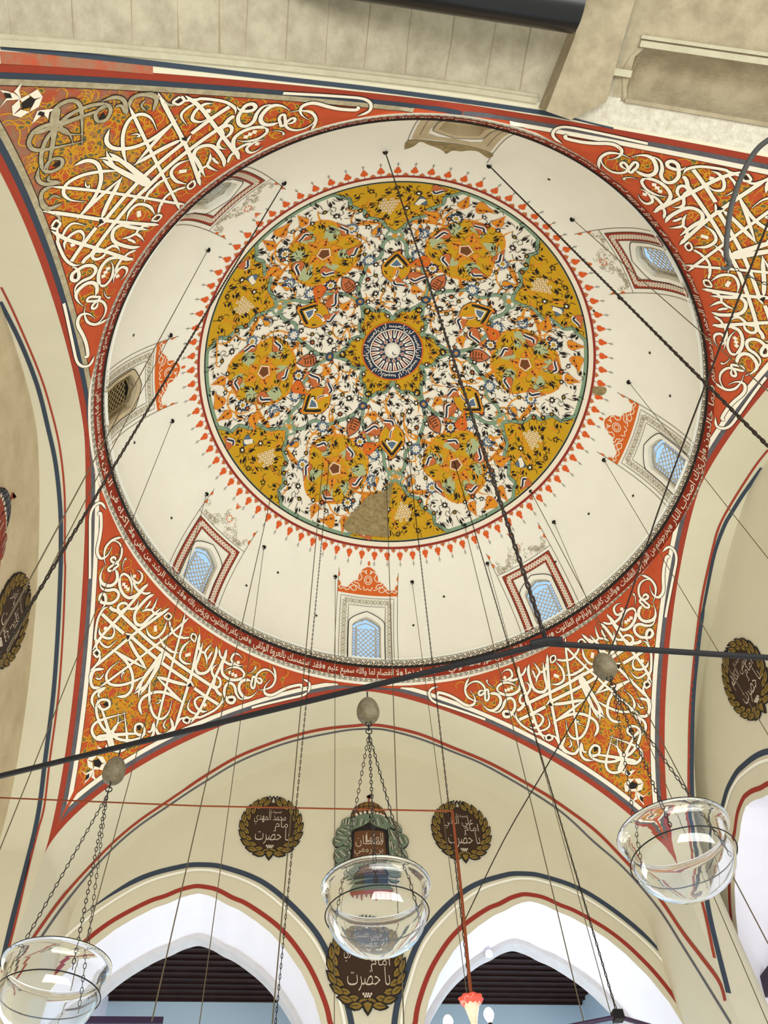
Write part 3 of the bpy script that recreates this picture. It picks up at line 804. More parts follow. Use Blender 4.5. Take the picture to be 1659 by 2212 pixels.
for i, w in enumerate(VERSE):
    th0 = 92 + seg / 2 - (i - 13) * seg
    put_text(ib, w, lambda x, y, t=th0: ring_pt(t - x, y), .4, seg - 1.1, .03, .97, CREAMW)
    a = th0 - seg + .55                     # small rosette between the verses
    for j in range(8):
        q = j * pi / 4
        ib.face([ring_pt(a + .38 * cos(q + d), .5 + .16 * sin(q + d) * 1.4, .005) for d in (-.25, .25)] + [ring_pt(a, .5, .005)], CREAMW)
for k0, k1 in ((.0, .03), (.97, 1.0)):
    ib.grid([[ring_pt(i, k, .005) for i in range(361)] for k in (k0, k1)], ORANGE)
for i in range(420):                        # fine scrollwork behind the script
    a, k = rnd.uniform(0, 360), rnd.uniform(.15, .85)
    pts = [ring_pt(a + .35 * cos(q), k + .10 * sin(q), .003) for q in [j * .8 for j in range(7)]]
    ribbon_pn(ib, [(p, -Vector((p.x, p.y, 0)).normalized()) for p in pts], .006, ORANGE, 0)
ob = ib.build('inscription_band', ceiling); ob['label'] = 'white script on the maroon ring at the foot of the dome'
# black chain-like scroll on the two cream floral bands
fb = MB()
for kind in (0, 1):
    def fp(th, y, off=.004):
        a = radians(th)
        if kind == 0: r, z = 4.016 - off, H + .02 + .158 * y
        else: r, z = 4.066 - .018 * y - off, H - .285 + .07 * y
        return Vector((r * cos(a), r * sin(a), z))
    n = 300
    for i in range(n):
        t = 360 * i / n; st = 360 / n; ss = 1 if i % 2 else -1
        c = [(t + st * (.5 + .40 * cos(q)), .5 + .30 * sin(q) * ss) for q in [2 * pi * j / 9 * .82 for j in range(10)]]
        ribbon_pn(fb, [(fp(x, y), -Vector((cos(radians(x)), sin(radians(x)), 0))) for x, y in c], .013 if kind == 0 else .010, INK, 0)
        blot_p = [fp(t + st * (.5 + .14 * cos(q)), .5 + .13 * sin(q), .005) for q in [2 * pi * j / 6 for j in range(6)]]
        fb.face(blot_p, INK)
    for y0, y1 in ((.0, .06), (.94, 1.0)):
        fb.grid([[fp(i, y) for i in range(361)] for y in (y0, y1)], INK)
ob = fb.build('floral_band', ceiling); ob['label'] = 'black scroll on the narrow cream bands of the ring'

# ------------------------------------------------------------------ small dome windows
WL = {0: 'small arched dome window with grey band frame and broken red crest, low on the right of the dome', 1: 'small arched dome window in red lattice frame behind the heavy chain', 2: 'small arched dome window with bright orange crest above its grey band frame, nearest the bar',
      3: 'small arched dome window in red lattice frame, lower left of the dome', 4: 'small arched dome window with brown unlit grille and red crest', 5: 'small arched dome window in red frame half hidden by the ring beside the worn corner panel',
      6: 'blind dome window niche with brown damage below the stone arch', 7: 'small arched dome window in red frame, upper right of the dome'}
OPEN_H = .265
def win_outline(h=OPEN_H, z0=.16, zs=.78, za=.985, n=9):
    r = [(h, z0), (h, (z0 + zs) / 2)] + [(h * (1 - (i / n) ** 1.7) ** .9, zs + (za - zs) * i / n) for i in range(n + 1)]
    return [(-x, z) for x, z in r[:-1]] + [r[-1]] + [(x, z) for x, z in r[:-1][::-1]]
def build_window(k):
    th0 = WTH[k]
    def Fw(u, v): return domeT(th0 - math.degrees(u / max(.5, dome_r(H + v))), v)
    red = k % 2 == 1
    fr = MB()                                # frame moulding, reveal
    o_in = win_outline(OPEN_H - .02, za=.96); o_out = win_outline(.312, .15, .83, 1.043)
    rr = Vector((cos(radians(th0)), sin(radians(th0)), 0))
    PI_ = [frame_at(Fw, *q) for q in o_in]; PO = [frame_at(Fw, *q) for q in o_out]
    dep = .12
    fr.grid([[p + n * .004 for p, n in PO], [p + n * .022 for p, n in PO], [p + n * .018 for p, n in PI_], [p - n * dep for p, n in PI_]], PLASTER if k not in (4, 6) else OLDP)
    ribbon(fr, Fw, o_out, .014, INK if k != 6 else PENCIL, .024)
    root = fr.build('window_%d' % (k + 1), smooth=False)
    struct(root, WL[k], 'window')
    if k == 6:
        nb = MB(); fill(nb, lambda u, v: Fw(u, v), win_outline(OPEN_H), OLDP, -.10, .08)
        nb.build('niche_back', root)
    else:
        gm = GRILLED if k == 4 else GRILLE
        gr = MB(); off = -.05
        def gp(u, v):
            p, n = frame_at(Fw, u, v); return p + n * off
        def bar(pts, r=.0085): gr.tube([gp(*q) for q in pts], r, gm, 5, False)
        pu, v0, v1 = .165, .245, .77
        nx, ny = 4, 6
        dx, dy = 2 * pu / nx, (v1 - v0) / ny
        for i in range(-ny, nx + ny + 1):
            for sgn in (1, -1):
                seg_ = []
                for j in range(0, 2 * ny + 1):
                    u = -pu + (i + sgn * j * .5) * dx; v = v0 + j * dy * .5
                    if -pu - 1e-6 <= u <= pu + 1e-6: seg_.append((u, v + .010 * (j % 2)))
                    else:
                        if len(seg_) > 1: bar(seg_)
                        seg_ = []
                if len(seg_) > 1: bar(seg_)
        for s in (-1, 1):
            bar([(s * pu, v0 - .03), (s * pu, v1 + .03)], .011); bar([(s * (OPEN_H - .03), .17), (s * (OPEN_H - .03), .76)], .011)
            m_ = 11
            bar([(s * (pu + .005 + (.066 if j % 2 else 0)), .2 + .58 * j / m_) for j in range(m_ + 1)], .008)
            bar([(s * (pu + .005 + (0 if j % 2 else .066)), .2 + .58 * j / m_) for j in range(m_ + 1)], .008)
        bar([(-pu, v0 - .03), (pu, v0 - .03)], .011); bar([(-pu, v1 + .03), (-.08, v1 + .075), (0, v1 + .10), (.08, v1 + .075), (pu, v1 + .03)], .011)
        bar([(-.23, v0 - .03 - .04 * (j % 2) + (0 if j else 0)) if False else (-.23 + .46 * j / 8, .175 + .05 * (j % 2)) for j in range(9)], .008)
        bar([(-.2 + .4 * j / 6, v1 + .06 + .10 * (1 - abs(j - 3) / 3) + .03 * (j % 2)) for j in range(7)], .008)
        gr.build('plaster_grille', root)
        if k != 4:
            pn = MB(); fill(pn, Fw, win_outline(OPEN_H + .01), PANE, -.10, .1); pn.build('pane', root)
        else:
            vd = MB(); fill(vd, Fw, win_outline(OPEN_H + .02), VOID, -.112, .1); vd.build('dark_backing', root)
    # painted surround
    sm = MB(); L1 = PENCIL
    def line(pts, w=.009, m=L1, off=.006):
        q = []
        for a, b in zip(pts[:-1], pts[1:]):
            n = max(1, int(hypot(b[0] - a[0], b[1] - a[1]) / .08)); q += [(a[0] + (b[0] - a[0]) * i / n, a[1] + (b[1] - a[1]) * i / n) for i in range(n)]
        ribbon(sm, Fw, q + [pts[-1]], w, m, off)
    def band(hi, ho, t_in, t_out, m):
        for s in (-1, 1):
            fill(sm, Fw, [(s * hi, .15), (s * ho, .15), (s * ho, t_out), (s * hi, t_out)], m, .004, .12)
        fill(sm, Fw, [(-hi, t_in), (hi, t_in), (hi, t_out), (-hi, t_out)], m, .004, .12)
    def wavy(ph, amp, mid, top, m, w, step=.055, off=.008):
        path = []
        y = .16
        while y < top: path.append((-mid, y, 1)); y += .018
        x = -mid
        while x < mid: path.append((x, top, 0)); x += .018
        y = top
        while y > .16: path.append((mid, y, 1)); y -= .018
        q = []
        for i, (x, y, ver) in enumerate(path):
            d = amp * sin(i * .018 / step * pi + ph); q.append((x + d, y) if ver else (x, y + d))
        ribbon(sm, Fw, q, w, m, off)
    for s in (-1, 1):
        if k != 6: line([(s * .53, .15), (s * .53, .6), (s * .53, 1.1), (s * .527, 1.69)])
    if red:
        band(.315, .455, 1.116, 1.243, REDLINE)
        for ph in (0, pi): wavy(ph, .036, .385, 1.18, CREAMW, .018)
        for ph in (0, pi): wavy(ph, .022, .385, 1.18, CREAMW, .008, .0275, .009)
        line([(-.315, .15), (-.315, 1.116), (.315, 1.116), (.315, .15)]); line([(-.458, .15), (-.458, 1.246), (.458, 1.246), (.458, .15)], .01, SOOT)
        line([(-.53, 1.296), (.53, 1.296)])
        r3 = random.Random(k)
        for i in range(95):                  # faint drawn crest
            u = r3.uniform(-.48, .48); hmax = 1.36 + .36 * max(0, 1 - abs(u) / .33) + .14 * (abs(u) > .42)
            v = r3.uniform(1.33, hmax); r = r3.uniform(.015, .045); a0 = r3.uniform(0, 6.28)
            ribbon(sm, Fw, [(u + r * cos(a0 + q) * (1 - q / 9), v + r * sin(a0 + q) * (1 - q / 9)) for q in [j * .7 for j in range(8)]], .007, PENCILL, .006)
        for i in range(9):
            q = i * 2 * pi / 8
            if i < 8: blot(sm, Fw, .05 * cos(q), 1.556 + .05 * sin(q), [(.014 * cos(j), .014 * sin(j)) for j in (0, 1.05, 2.1, 3.14, 4.2, 5.2)], DEEPOR, .007)
        for d in (-.03, 0, .03): line([(0, 1.735), (d * .6, 1.77), (d * 1.4, 1.81)], .018, DEEPOR, .007)
        for s in (-1, 1):
            for v in (1.46, 1.61): fill(sm, Fw, [(s * .527, v - .045), (s * .49, v), (s * .50, v + .03), (s * .527, v + .05)], DEEPOR, .006)
    elif k == 6:
        fill(sm, Fw, [(-.50, .15), (-.33, .15), (-.33, 1.04), (-.2, 1.12), (.2, 1.12), (.33, 1.04), (.33, .15), (.5, .15), (.5, 1.22), (-.5, 1.22)], OLDP, .004, .12)
        for s in (-1, 1): line([(s * .42, .15), (s * .42, 1.1)]); line([(s * .54, .15), (s * .54, 1.5)])
        fill(sm, Fw, smooth2([(-.53, 1.24), (-.2, 1.23), (.2, 1.25), (.53, 1.25), (.54, 1.48), (.44, 1.42), (.38, 1.29), (.26, 1.36), (.12, 1.42), (.05, 1.47), (0, 1.52), (-.06, 1.42), (-.16, 1.40), (-.24, 1.34), (-.36, 1.30), (-.52, 1.38)], 3, True), DAMAGE, .006, .1)
    else:
        for h, t in ((.32, 1.14), (.465, 1.277)): line([(-h, .15), (-h, t), (h, t), (h, .15)])
        for ph in (0, pi): wavy(ph, .045, .392, 1.21, PENCILL, .009, .06)
        for ph in (pi / 2, 3 * pi / 2): wavy(ph, .03, .392, 1.21, PENCILL, .007, .04)
        half = [(.527, 1.322), (.527, 1.50), (.485, 1.50), (.47, 1.42), (.375, 1.41), (.31, 1.47), (.26, 1.525), (.18, 1.555), (.165, 1.64), (.11, 1.72), (.03, 1.765)]
        fill(sm, Fw, half + [(-x, y) for x, y in half[::-1]], DEEPOR, .005, .1)
        fill(sm, Fw, [(-.022, 1.80), (0, 1.78), (.022, 1.80), (.02, 1.84), (0, 1.86), (-.02, 1.84)], DEEPOR, .006)
        for s in (-1, 1):
            fill(sm, Fw, [(s * .527, 1.55), (s * .50, 1.58), (s * .505, 1.61), (s * .527, 1.66)], DEEPOR, .006)
            for c in ([(.52, 1.41), (.48, 1.37), (.43, 1.40), (.38, 1.37), (.33, 1.39), (.28, 1.45), (.2, 1.46), (.15, 1.42), (.1, 1.41)], [(.50, 1.5), (.47, 1.45), (.5, 1.40)], [(.36, 1.43), (.31, 1.42), (.26, 1.38), (.2, 1.40), (.22, 1.45), (.30, 1.50)],
                      [(.14, 1.44), (.17, 1.50), (.24, 1.51), (.22, 1.55), (.15, 1.55), (.11, 1.60), (.14, 1.66), (.09, 1.70), (.03, 1.68)], [(.08, 1.46), (.05, 1.40), (0, 1.43)], [(.03, 1.72), (.06, 1.68), (.02, 1.66)]):
                ribbon(sm, Fw, smooth2([(s * x, y) for x, y in c], 3), .015, CREAMW, .008)
        for r in (.068, .04): ribbon(sm, Fw, [(r * cos(q), 1.565 + r * sin(q)) for q in [2 * pi * j / 16 for j in range(16)]], .013, CREAMW, .008, True)
    ob = sm.build('painted_surround', root); ob['label'] = {True: 'red interlace frame and faint drawn crest'}.get(red, 'grey band frame and orange crest' if k != 6 else 'worn frame and brown damaged patch')
for k in range(8): build_window(k)

# ------------------------------------------------------------------ painted medallion in the crown of the dome
MR = 3.0
db = MB()
md = MB()
NS = 192
md.grid([[domeXY(rr * MR * cos(2 * pi * i / NS), rr * MR * sin(2 * pi * i / NS)) + Vector((0, 0, -.004)) for i in range(NS)] for rr in [.02] + [.04 * j for j in range(1, 26)]], MEDW, close_u=True)
def PO(rho, psi, k=0):
    a = -radians(97.8 + psi + 60 * k); return (MR * rho * cos(a), MR * rho * sin(a))
def ringline(r0, r1, m, off):
    md.grid([[frame_at(domeXY, r * cos(2 * pi * i / 240), r * sin(2 * pi * i / 240))[0] - Vector((0, 0, off)) for i in range(240)] for r in (r0, r1)], m, close_u=True)
ringline(2.955, 2.995, GREENL, .007); ringline(2.995, 3.012, INK, .009); ringline(3.012, 3.068, CREAMW, .008); ringline(3.068, 3.098, BRICK, .009)
LOBE = [(.998, -17.6), (.965, -15.2), (.95, -13.7), (.911, -13.9), (.88, -11.5), (.862, -10.2), (.832, -10.3), (.812, -7.2), (.795, -5.2), (.76, -3.4), (.735, -1.4), (.722, 0)]
LATT = [(.70, -1.5), (.668, -4.6), (.633, -5.8), (.60, -6.2), (.577, -8.0), (.566, -13.2), (.548, -15.4), (.520, -17.4), (.47, -22.5), (.43, -26.2), (.395, -27.6), (.362, -29.5)]
STAR = [(.355, -30), (.31, -27), (.285, -24), (.262, -20), (.258, -14), (.24, -8), (.222, -4.5), (.187, 0)]
BLOB = [(.86, -21.7), (.885, -27), (.90, -34), (.858, -39), (.765, -41.5), (.69, -45.5), (.62, -43), (.565, -36), (.555, -29), (.585, -21), (.62, -15.5), (.69, -14), (.76, -15.5), (.81, -19)]
FISH = []
# (head, tail, kind) traced in one sector of the photo, used in all six
PAIS_PX = [((185, 465), (172, 372), 'b'), ((545, 225), (592, 120), 'o'), ((680, 225), (835, 250), 'o'), ((430, 445), (290, 512), 'r'), ((740, 432), (610, 372), 'r'), ((398, 640), (455, 748), 'r'),
           ((635, 780), (770, 802), 'r'), ((838, 690), (892, 585), 'r'), ((105, 830), (285, 788), 'r'), ((250, 682), (88, 750), 'x'), ((835, 380), (900, 298), 'o'), ((900, 895), (1020, 880), 'b'),
           ((330, 330), (200, 270), 'o'), ((300, 75), (430, 62), 'r'), ((230, 165), (140, 215), 's'), ((120, 925), (225, 940), 'o'), ((-40, 850), (95, 890), 'r'), ((520, 560), (450, 530), 'o'), ((560, 640), (490, 690), 'o'),
           ((640, 640), (690, 700), 'o'), ((660, 560), (740, 560), 'o'), ((610, 520), (640, 440), 'o')]
def dome_px(x, y):
    d = ray(x, y); lo, hi = 9.0, 16.0
    for _ in range(60):
        t = (lo + hi) / 2; p = CAM + d * t
        if p.z < dome_z(hypot(p.x, p.y)): lo = t
        else: hi = t
    return CAM + d * lo
def medXY(q): p = dome_px(860 + q[0] / 3.967, 390 + q[1] / 3.967); return p.x, p.y
def rot(p, k): a = -radians(60 * k); return (p[0] * cos(a) - p[1] * sin(a), p[0] * sin(a) + p[1] * cos(a))
def paisley(h, t, kind, off):
    L = hypot(t[0] - h[0], t[1] - h[1]); ux, uy = (t[0] - h[0]) / L, (t[1] - h[1]) / L; vx, vy = -uy, ux
    W = min(.125, max(.088, L * .40))
    def X(a, b, bend=.16): return (h[0] + ux * a * L + vx * (b * W + bend * L * a * a), h[1] + uy * a * L + vy * (b * W + bend * L * a * a))
    out = [(-.10, 0), (-.08, .45), (.05, .85), (.22, .95), (.42, .70), (.65, .42), (.85, .2), (1.05, .0), (.85, -.12), (.6, -.28), (.35, -.62), (.15, -.85), (0, -.7), (-.08, -.4)]
    c = {'o': TANGER, 'b': TANGER, 'r': ROSE, 'x': DEEPOR, 's': STEEL}[kind]
    md.face([domeXY(*X(a, b * 1.12)) - Vector((0, 0, off)) for a, b in out], INK if kind != 'o' else ROSE)
    md.face([domeXY(*X(a + .005, b)) - Vector((0, 0, off + .002)) for a, b in out], c)
    if kind in 'rbs':
        mid = [(.02, .05), (.12, .42), (.25, .45), (.5, .22), (.72, .05)]
        q = [X(a, b) for a, b in smooth2(mid, 3)]
        ribbon(md, domeXY, q, .075 if kind != 'b' else .055, MEDW if kind != 'b' else STEEL, off + .005); ribbon(md, domeXY, q, .034, NAVY if kind != 's' else CREAMW, off + .007)
        if kind == 'b': ribbon(md, domeXY, q[:8], .014, MEDW, off + .009)
    else:
        q = [X(a, b) for a, b in smooth2([(0, 0), (.2, .3), (.5, .1), (.9, 0)], 3)]
        ribbon(md, domeXY, q, .020, ROSE if kind == 'o' else OCHRE, off + .005)
        for i in range(4): blot(md, domeXY, *X(.05 + .17 * i, .35 - .08 * i), [(.02, 0), (0, .02), (-.02, 0), (0, -.02)], INK if i % 2 else DEEPOR, off + .007)
def flower(p, r, n, cp, cc, off, rot0=0.0):
    for i in range(n):
        a = rot0 + 2 * pi * i / n
        blot(md, domeXY, *p, [(r * .25 * cos(a - .9), r * .25 * sin(a - .9)), (r * .75 * cos(a - .32), r * .75 * sin(a - .32)), (r * cos(a), r * sin(a)), (r * .75 * cos(a + .32), r * .75 * sin(a + .32)), (r * .25 * cos(a + .9), r * .25 * sin(a + .9))], cp, off)
    blot(md, domeXY, *p, [(r * .36 * cos(q), r * .36 * sin(q)) for q in [2 * pi * j / 8 for j in range(8)]], cc, off + .002)
def disc(p, rx, m, off, n=14, ry=None, ang=0.0):
    ry = ry or rx
    blot(md, domeXY, *p, [(rx * cos(q) * cos(ang) - ry * sin(q) * sin(ang), rx * cos(q) * sin(ang) + ry * sin(q) * cos(ang)) for q in [2 * pi * j / n for j in range(n)]], m, off)
for k in range(6):
    mirror = lambda L_: [(r, -p) for r, p in L_]
    # yellow fields: rim lobe, five-lobed cloud round the brown boss
    lob = [PO(r, p, k) for r, p in LOBE] + [PO(r, p, k) for r, p in mirror(LOBE)[::-1][1:]]
    arc = [PO(.998, a, k) for a in (14, 10, 6, 2, -2, -6, -10, -14)]
    fill(md, domeXY, lob + arc, OCHRE, .008, .22)
    bl = smooth2([PO(r, p, k) for r, p in BLOB], 3, True)
    fill(md, domeXY, bl, OCHRE, .008, .22)
    ribbon(md, domeXY, bl, .035, TANGER, .010, True)
    for r, p, rx, ry in ((.845, -29, .20, .13), (.70, -19, .19, .15), (.63, -27, .22, .13), (.66, -38, .18, .13), (.80, -36.5, .19, .13), (.80, -22, .14, .12)):
        disc(PO(r, p, k), rx, SAGE, .012, 16, ry, -radians(97.8 + p + 60 * k) + (1.2 if p < -30 else .3))
    for pts in ([(.80, -19), (.80, -12), (.79, -7), (.80, -2)], [(.80, -41), (.80, -48), (.79, -53), (.80, -58)], [(.56, -29), (.53, -22), (.50, -16), (.45, -12)], [(.58, -37), (.54, -43), (.5, -46)]):
        q = smooth2([PO(r, p, k) for r, p in pts], 4); ribbon(md, domeXY, q, taper(len(q), .085, .3, .3, .3), TANGER, .011); ribbon(md, domeXY, q, .014, ROSE, .013)
    # green strap work
    for L_ in (LOBE, mirror(LOBE), LATT, mirror(LATT)):
        q = smooth2([PO(r, p, k) for r, p in L_], 3)
        ribbon(md, domeXY, q, .062, SLATE, .0135); ribbon(md, domeXY, q, .050, GREENL, .015)
    kn = PO(.705, 0, k)
    for dx in (-.055, .055):
        ribbon(md, domeXY, [(kn[0] + dx * cos(radians(60 * k)) + .075 * cos(q), kn[1] - dx * sin(radians(60 * k)) + .075 * sin(q)) for q in [2 * pi * j / 14 for j in range(14)]], .034, GREENL, .017, True)
    flower(kn, .055, 6, TANGER, OCHRE, .019)
    # inner star
    st = [PO(r, p, k) for r, p in STAR] + [PO(r, p, k) for r, p in mirror(STAR)[::-1][1:]]
    fill(md, domeXY, st + [PO(.165, a, k) for a in (30, 15, 0, -15, -30)], OCHRE, .008, .15)
    for L_ in (STAR, mirror(STAR)):
        q = smooth2([PO(r, p, k) for r, p in L_], 3); ribbon(md, domeXY, q, .062, SLATE, .0135); ribbon(md, domeXY, q, .050, GREENL, .015)
    flower(PO(.29, -30, k), .075, 8, INK, OCHRE, .018)
    for a in (-22, -12, 10, 20): flower(PO(.225, a, k), .035, 5, INK, DEEPOR, .018, a)
    # blue knot on each star tip, kufic drop beyond it
    bp = PO(.365, -30, k); an = -radians(97.8 - 30 + 60 * k)
    disc(bp, .075, SLATE, .018, 14, .085, an); disc(bp, .042, STEEL, .020, 12, .05, an); disc(bp, .024, TANGER, .022, 10, .03, an)
    kc = PO(.485, -30, k); e1 = (cos(an), sin(an)); e2 = (-sin(an), cos(an))
    def KX(a, b): return domeXY(kc[0] + e1[0] * a + e2[0] * b, kc[1] + e1[1] * a + e2[1] * b)
    kd = [(.20, 0), (.09, .09), (0, .125), (-.09, .11), (-.14, .05), (-.145, 0), (-.14, -.05), (-.09, -.11), (0, -.125), (.09, -.09)]
    md.face([KX(a, b) - Vector((0, 0, .016)) for a, b in kd], SLATE); md.face([KX(a * .88, b * .88) - Vector((0, 0, .018)) for a, b in kd], ROSE)
    for x in (-.09, -.045, 0, .045):
        w = .075 if x < 0 else .06
        md.mesh([KX(x + .008, -w) - Vector((0, 0, .020)), KX(x + .008, w * .3) - Vector((0, 0, .020)), KX(x - .008, w * .3) - Vector((0, 0, .020)), KX(x - .008, -w) - Vector((0, 0, .020))], [(0, 1, 2, 3)], INK)
        md.mesh([KX(x - .02, w * .45) - Vector((0, 0, .020)), KX(x + .02, w * .45) - Vector((0, 0, .020)), KX(x + .02, w * .62) - Vector((0, 0, .020)), KX(x - .02, w * .62) - Vector((0, 0, .020))], [(0, 1, 2, 3)], INK)
        md.mesh([KX(x - .006, w * .7) - Vector((0, 0, .020)), KX(x + .03, w * .7) - Vector((0, 0, .020)), KX(x + .03, w * .92) - Vector((0, 0, .020)), KX(x - .006, w * .92) - Vector((0, 0, .020))], [(0, 1, 2, 3)], INK)
    # big yellow drop with blue chevron between two knots
    dc = PO(.505, -1.5, k); an = -radians(97.8 - 1.5 + 60 * k); e1 = (cos(an), sin(an)); e2 = (-sin(an), cos(an))
    def DX(a, b): return (dc[0] + e1[0] * a + e2[0] * b, dc[1] + e1[1] * a + e2[1] * b)
    dr = smooth2([(.32, 0), (.22, .09), (.12, .19), (.0, .215), (-.12, .17), (-.2, .08), (-.3, .0), (-.2, -.08), (-.12, -.17), (.0, -.215), (.12, -.19), (.22, -.09)], 2, True)
    fill(md, domeXY, [DX(a, b) for a, b in dr], OCHRE, .016, .1); ribbon(md, domeXY, [DX(a, b) for a, b in dr], .030, TANGER, .019, True)
    ribbon(md, domeXY, [DX(a * 1.07, b * 1.09) for a, b in dr], .010, INK, .019, True)
    for s in (1, -1):
        ribbon(md, domeXY, [DX(.27, 0), DX(.16, s * .10), DX(.05, s * .185)], .045, INK, .020)
    md.face([domeXY(*DX(a, b)) - Vector((0, 0, .022)) for a, b in ((.20, 0), (.06, .115), (.03, .03), (.0, .0), (.03, -.03), (.06, -.115))], MEDW)
    md.face([domeXY(*DX(a, b)) - Vector((0, 0, .024)) for a, b in ((.17, 0), (.07, .085), (.05, .02), (.05, -.02), (.07, -.085))], STEEL)
    md.face([domeXY(*DX(a, b)) - Vector((0, 0, .024)) for a, b in ((.04, 0), (.0, .05), (-.06, .07), (-.14, .02), (-.2, .0), (-.12, -.05), (-.04, -.05))], TANGER)
    ribbon(md, domeXY, [DX(.0, .03), DX(-.06, .03), DX(-.12, .0), DX(-.18, -.04)], .04, MEDW, .026); ribbon(md, domeXY, [DX(.0, .03), DX(-.06, .03), DX(-.12, .0)], .018, NAVY, .028)
    for i, (h, t, kd_) in enumerate(PAIS_PX):
        paisley(rot(medXY(h), k), rot(medXY(t), k), kd_, .020 + .0015 * (i % 4))
    # brown five-sided boss
    pc = PO(.727, -30, k)
    for r, m, off in ((.125, CREAMW, .030), (.105, ROSE, .032), (.09, BROWNB, .034)):
        blot(md, domeXY, *pc, [(r * cos(q + k), r * sin(q + k)) for q in [2 * pi * j / 5 for j in range(5)]], m, off)
    # pine cone in the rim lobe and its blossom
    cn = PO(.885, 2.5, k)
    ca = -radians(97.8 + 60 * k) + 1.0; f1 = (cos(ca), sin(ca)); f2 = (-sin(ca), cos(ca))
    for i in range(6):
        for j in range(-2, 3):
            if abs(j) > (1.2, 2, 2, 1.6, 1.1, .4)[i]: continue
            x, y = (i - 2.2) * .05, (j + .5 * (i % 2)) * .052; q = (cn[0] + f1[0] * x + f2[0] * y, cn[1] + f1[1] * x + f2[1] * y)
            disc(q, .030, CREAMW, .020, 7); disc(q, .018, OCHRE, .022, 6)
    for r, p, m1, m2 in ((.86, -20, SLATE, OCHRE), (.73, -11, STEEL, MEDW), (.60, -12, STEEL, MEDW), (.55, -22, NAVY, OCHRE), (.79, 16, STEEL, OCHRE), (.58, 13, STEEL, MEDW)):
        q = PO(r, p, k); flower(q, .115, 10, m1, m2, .019); flower(q, .075, 8, MEDW, m2, .021, .3)
# vines and small black blossoms, the same in every sector
r4 = random.Random(5); taken = []
solid = [medXY(((h[0] + t[0]) / 2, (h[1] + t[1]) / 2)) for h, t, _ in PAIS_PX] + [PO(.505, 0), PO(.485, -30), PO(.727, -30), PO(.705, 0), PO(.885, 2)]
spots = []
for _ in range(6000):
    rho = sqrt(r4.uniform(.045, .95)); psi = r4.uniform(-45, 15); p = PO(rho, psi)
    if rho < .2: continue
    if any(hypot(p[0] - q[0], p[1] - q[1]) < .135 for q in spots): continue
    if any(hypot(p[0] - q[0], p[1] - q[1]) < .13 for q in solid): continue
    spots.append(p)
for k in range(6):
    r5 = random.Random(9)
    for i, p0 in enumerate(spots):
        p = rot(p0, k); a = r5.uniform(0, 6.28) - radians(60 * k); c = r5.random(); off = .0175
        ex, ey = cos(a), sin(a)
        if c < .30:
            flower(p, r5.uniform(.045, .065), r5.choice((5, 6, 7)), INK, r5.choice((OCHRE, MEDW, DEEPOR, MEDW)), off, a)
        else:
            s = r5.uniform(.035, .055)
            md.face([domeXY(p[0] + ex * x * s - ey * y * s, p[1] + ey * x * s + ex * y * s) - Vector((0, 0, off)) for x, y in ((-1.1, -.3), (-.2, .55), (.7, .5), (1.3, 1.0), (.8, -.1), (.1, -.5))], INK)
            s *= .8
            md.face([domeXY(p[0] - ex * x * s - ey * y * s + .05 * ey, p[1] - ey * x * s + ex * y * s - .05 * ex) - Vector((0, 0, off)) for x, y in ((-1, -.2), (0, .45), (1.2, .2), (.1, -.4))], INK)
        q = smooth2([(p[0] - ex * .10, p[1] - ey * .10), (p[0] - ey * .03, p[1] + ex * .03), (p[0] + ex * .07 + ey * .04, p[1] + ey * .07 - ex * .04), (p[0] + ex * .12, p[1] + ey * .12)], 3)
        ribbon(md, domeXY, q, .009, INK, .016)
    for i in range(40):
        rho = sqrt(r5.uniform(.05, .9)); c = PO(rho, r5.uniform(-44, 14), k); rad = r5.uniform(.12, .30); a0 = r5.uniform(0, 6.28); da = r5.uniform(1.4, 3.6)
        q = [(c[0] + rad * cos(a0 + da * j / 12), c[1] + rad * sin(a0 + da * j / 12)) for j in range(13)]
        q = [u for u in q if .2 * MR < hypot(*u) < .96 * MR]
        if len(q) > 3: ribbon(md, domeXY, q, taper(len(q), .025, .2, .2, .4), TANGER, .0145)
# centre: navy disc with ring of script, radial bars, red lozenges
md.grid([[domeXY(r * cos(2 * pi * i / 64), r * sin(2 * pi * i / 64)) - Vector((0, 0, .024)) for i in range(64)] for r in (.05, .2, .35, .525)], NAVY, close_u=True)
def circ(r, w, m, off): ribbon(md, domeXY, [(r * cos(2 * pi * i / 72), r * sin(2 * pi * i / 72)) for i in range(72)], w, m, off, True)
circ(.53, .022, DEEPOR, .026); circ(.39, .018, MEDW, .030)
for i in range(24):
    a = 2 * pi * i / 24; b = a + pi / 24 * 1.1
    if i % 2: md.face([domeXY(r * cos(q), r * sin(q)) - Vector((0, 0, .026)) for r, q in ((.25, a - .1), (.38, a - .12), (.38, a + .12), (.25, a + .1))], MAROON)
    for da in (-.05, .06): ribbon(md, domeXY, [(.235 * cos(a + da * .5), .235 * sin(a + da * .5)), (.30 * cos(a + da), .30 * sin(a + da)), (.37 * cos(a + da), .37 * sin(a + da))], .019, MEDW, .029)
for i in range(12):
    a = 2 * pi * (i + .5) / 12
    for s, m, off in ((1.0, MEDW, .030), (.72, MAROON, .032), (.25, MEDW, .034)):
        md.face([domeXY((.195 + s * .05 * u) * cos(a + s * .19 * v), (.195 + s * .05 * u) * sin(a + s * .19 * v)) - Vector((0, 0, off)) for u, v in ((1, 0), (0, 1), (-1, 0), (0, -1))], m)
for i in range(6):
    def CT(x, y, i=i):
        a = radians(60 * i) - x; r = .405 + y; return domeXY(r * cos(a), r * sin(a)) - Vector((0, 0, .031))
    put_text(md, 'يا سبحان', CT, .03, 1.02, 0, .11, MEDW)
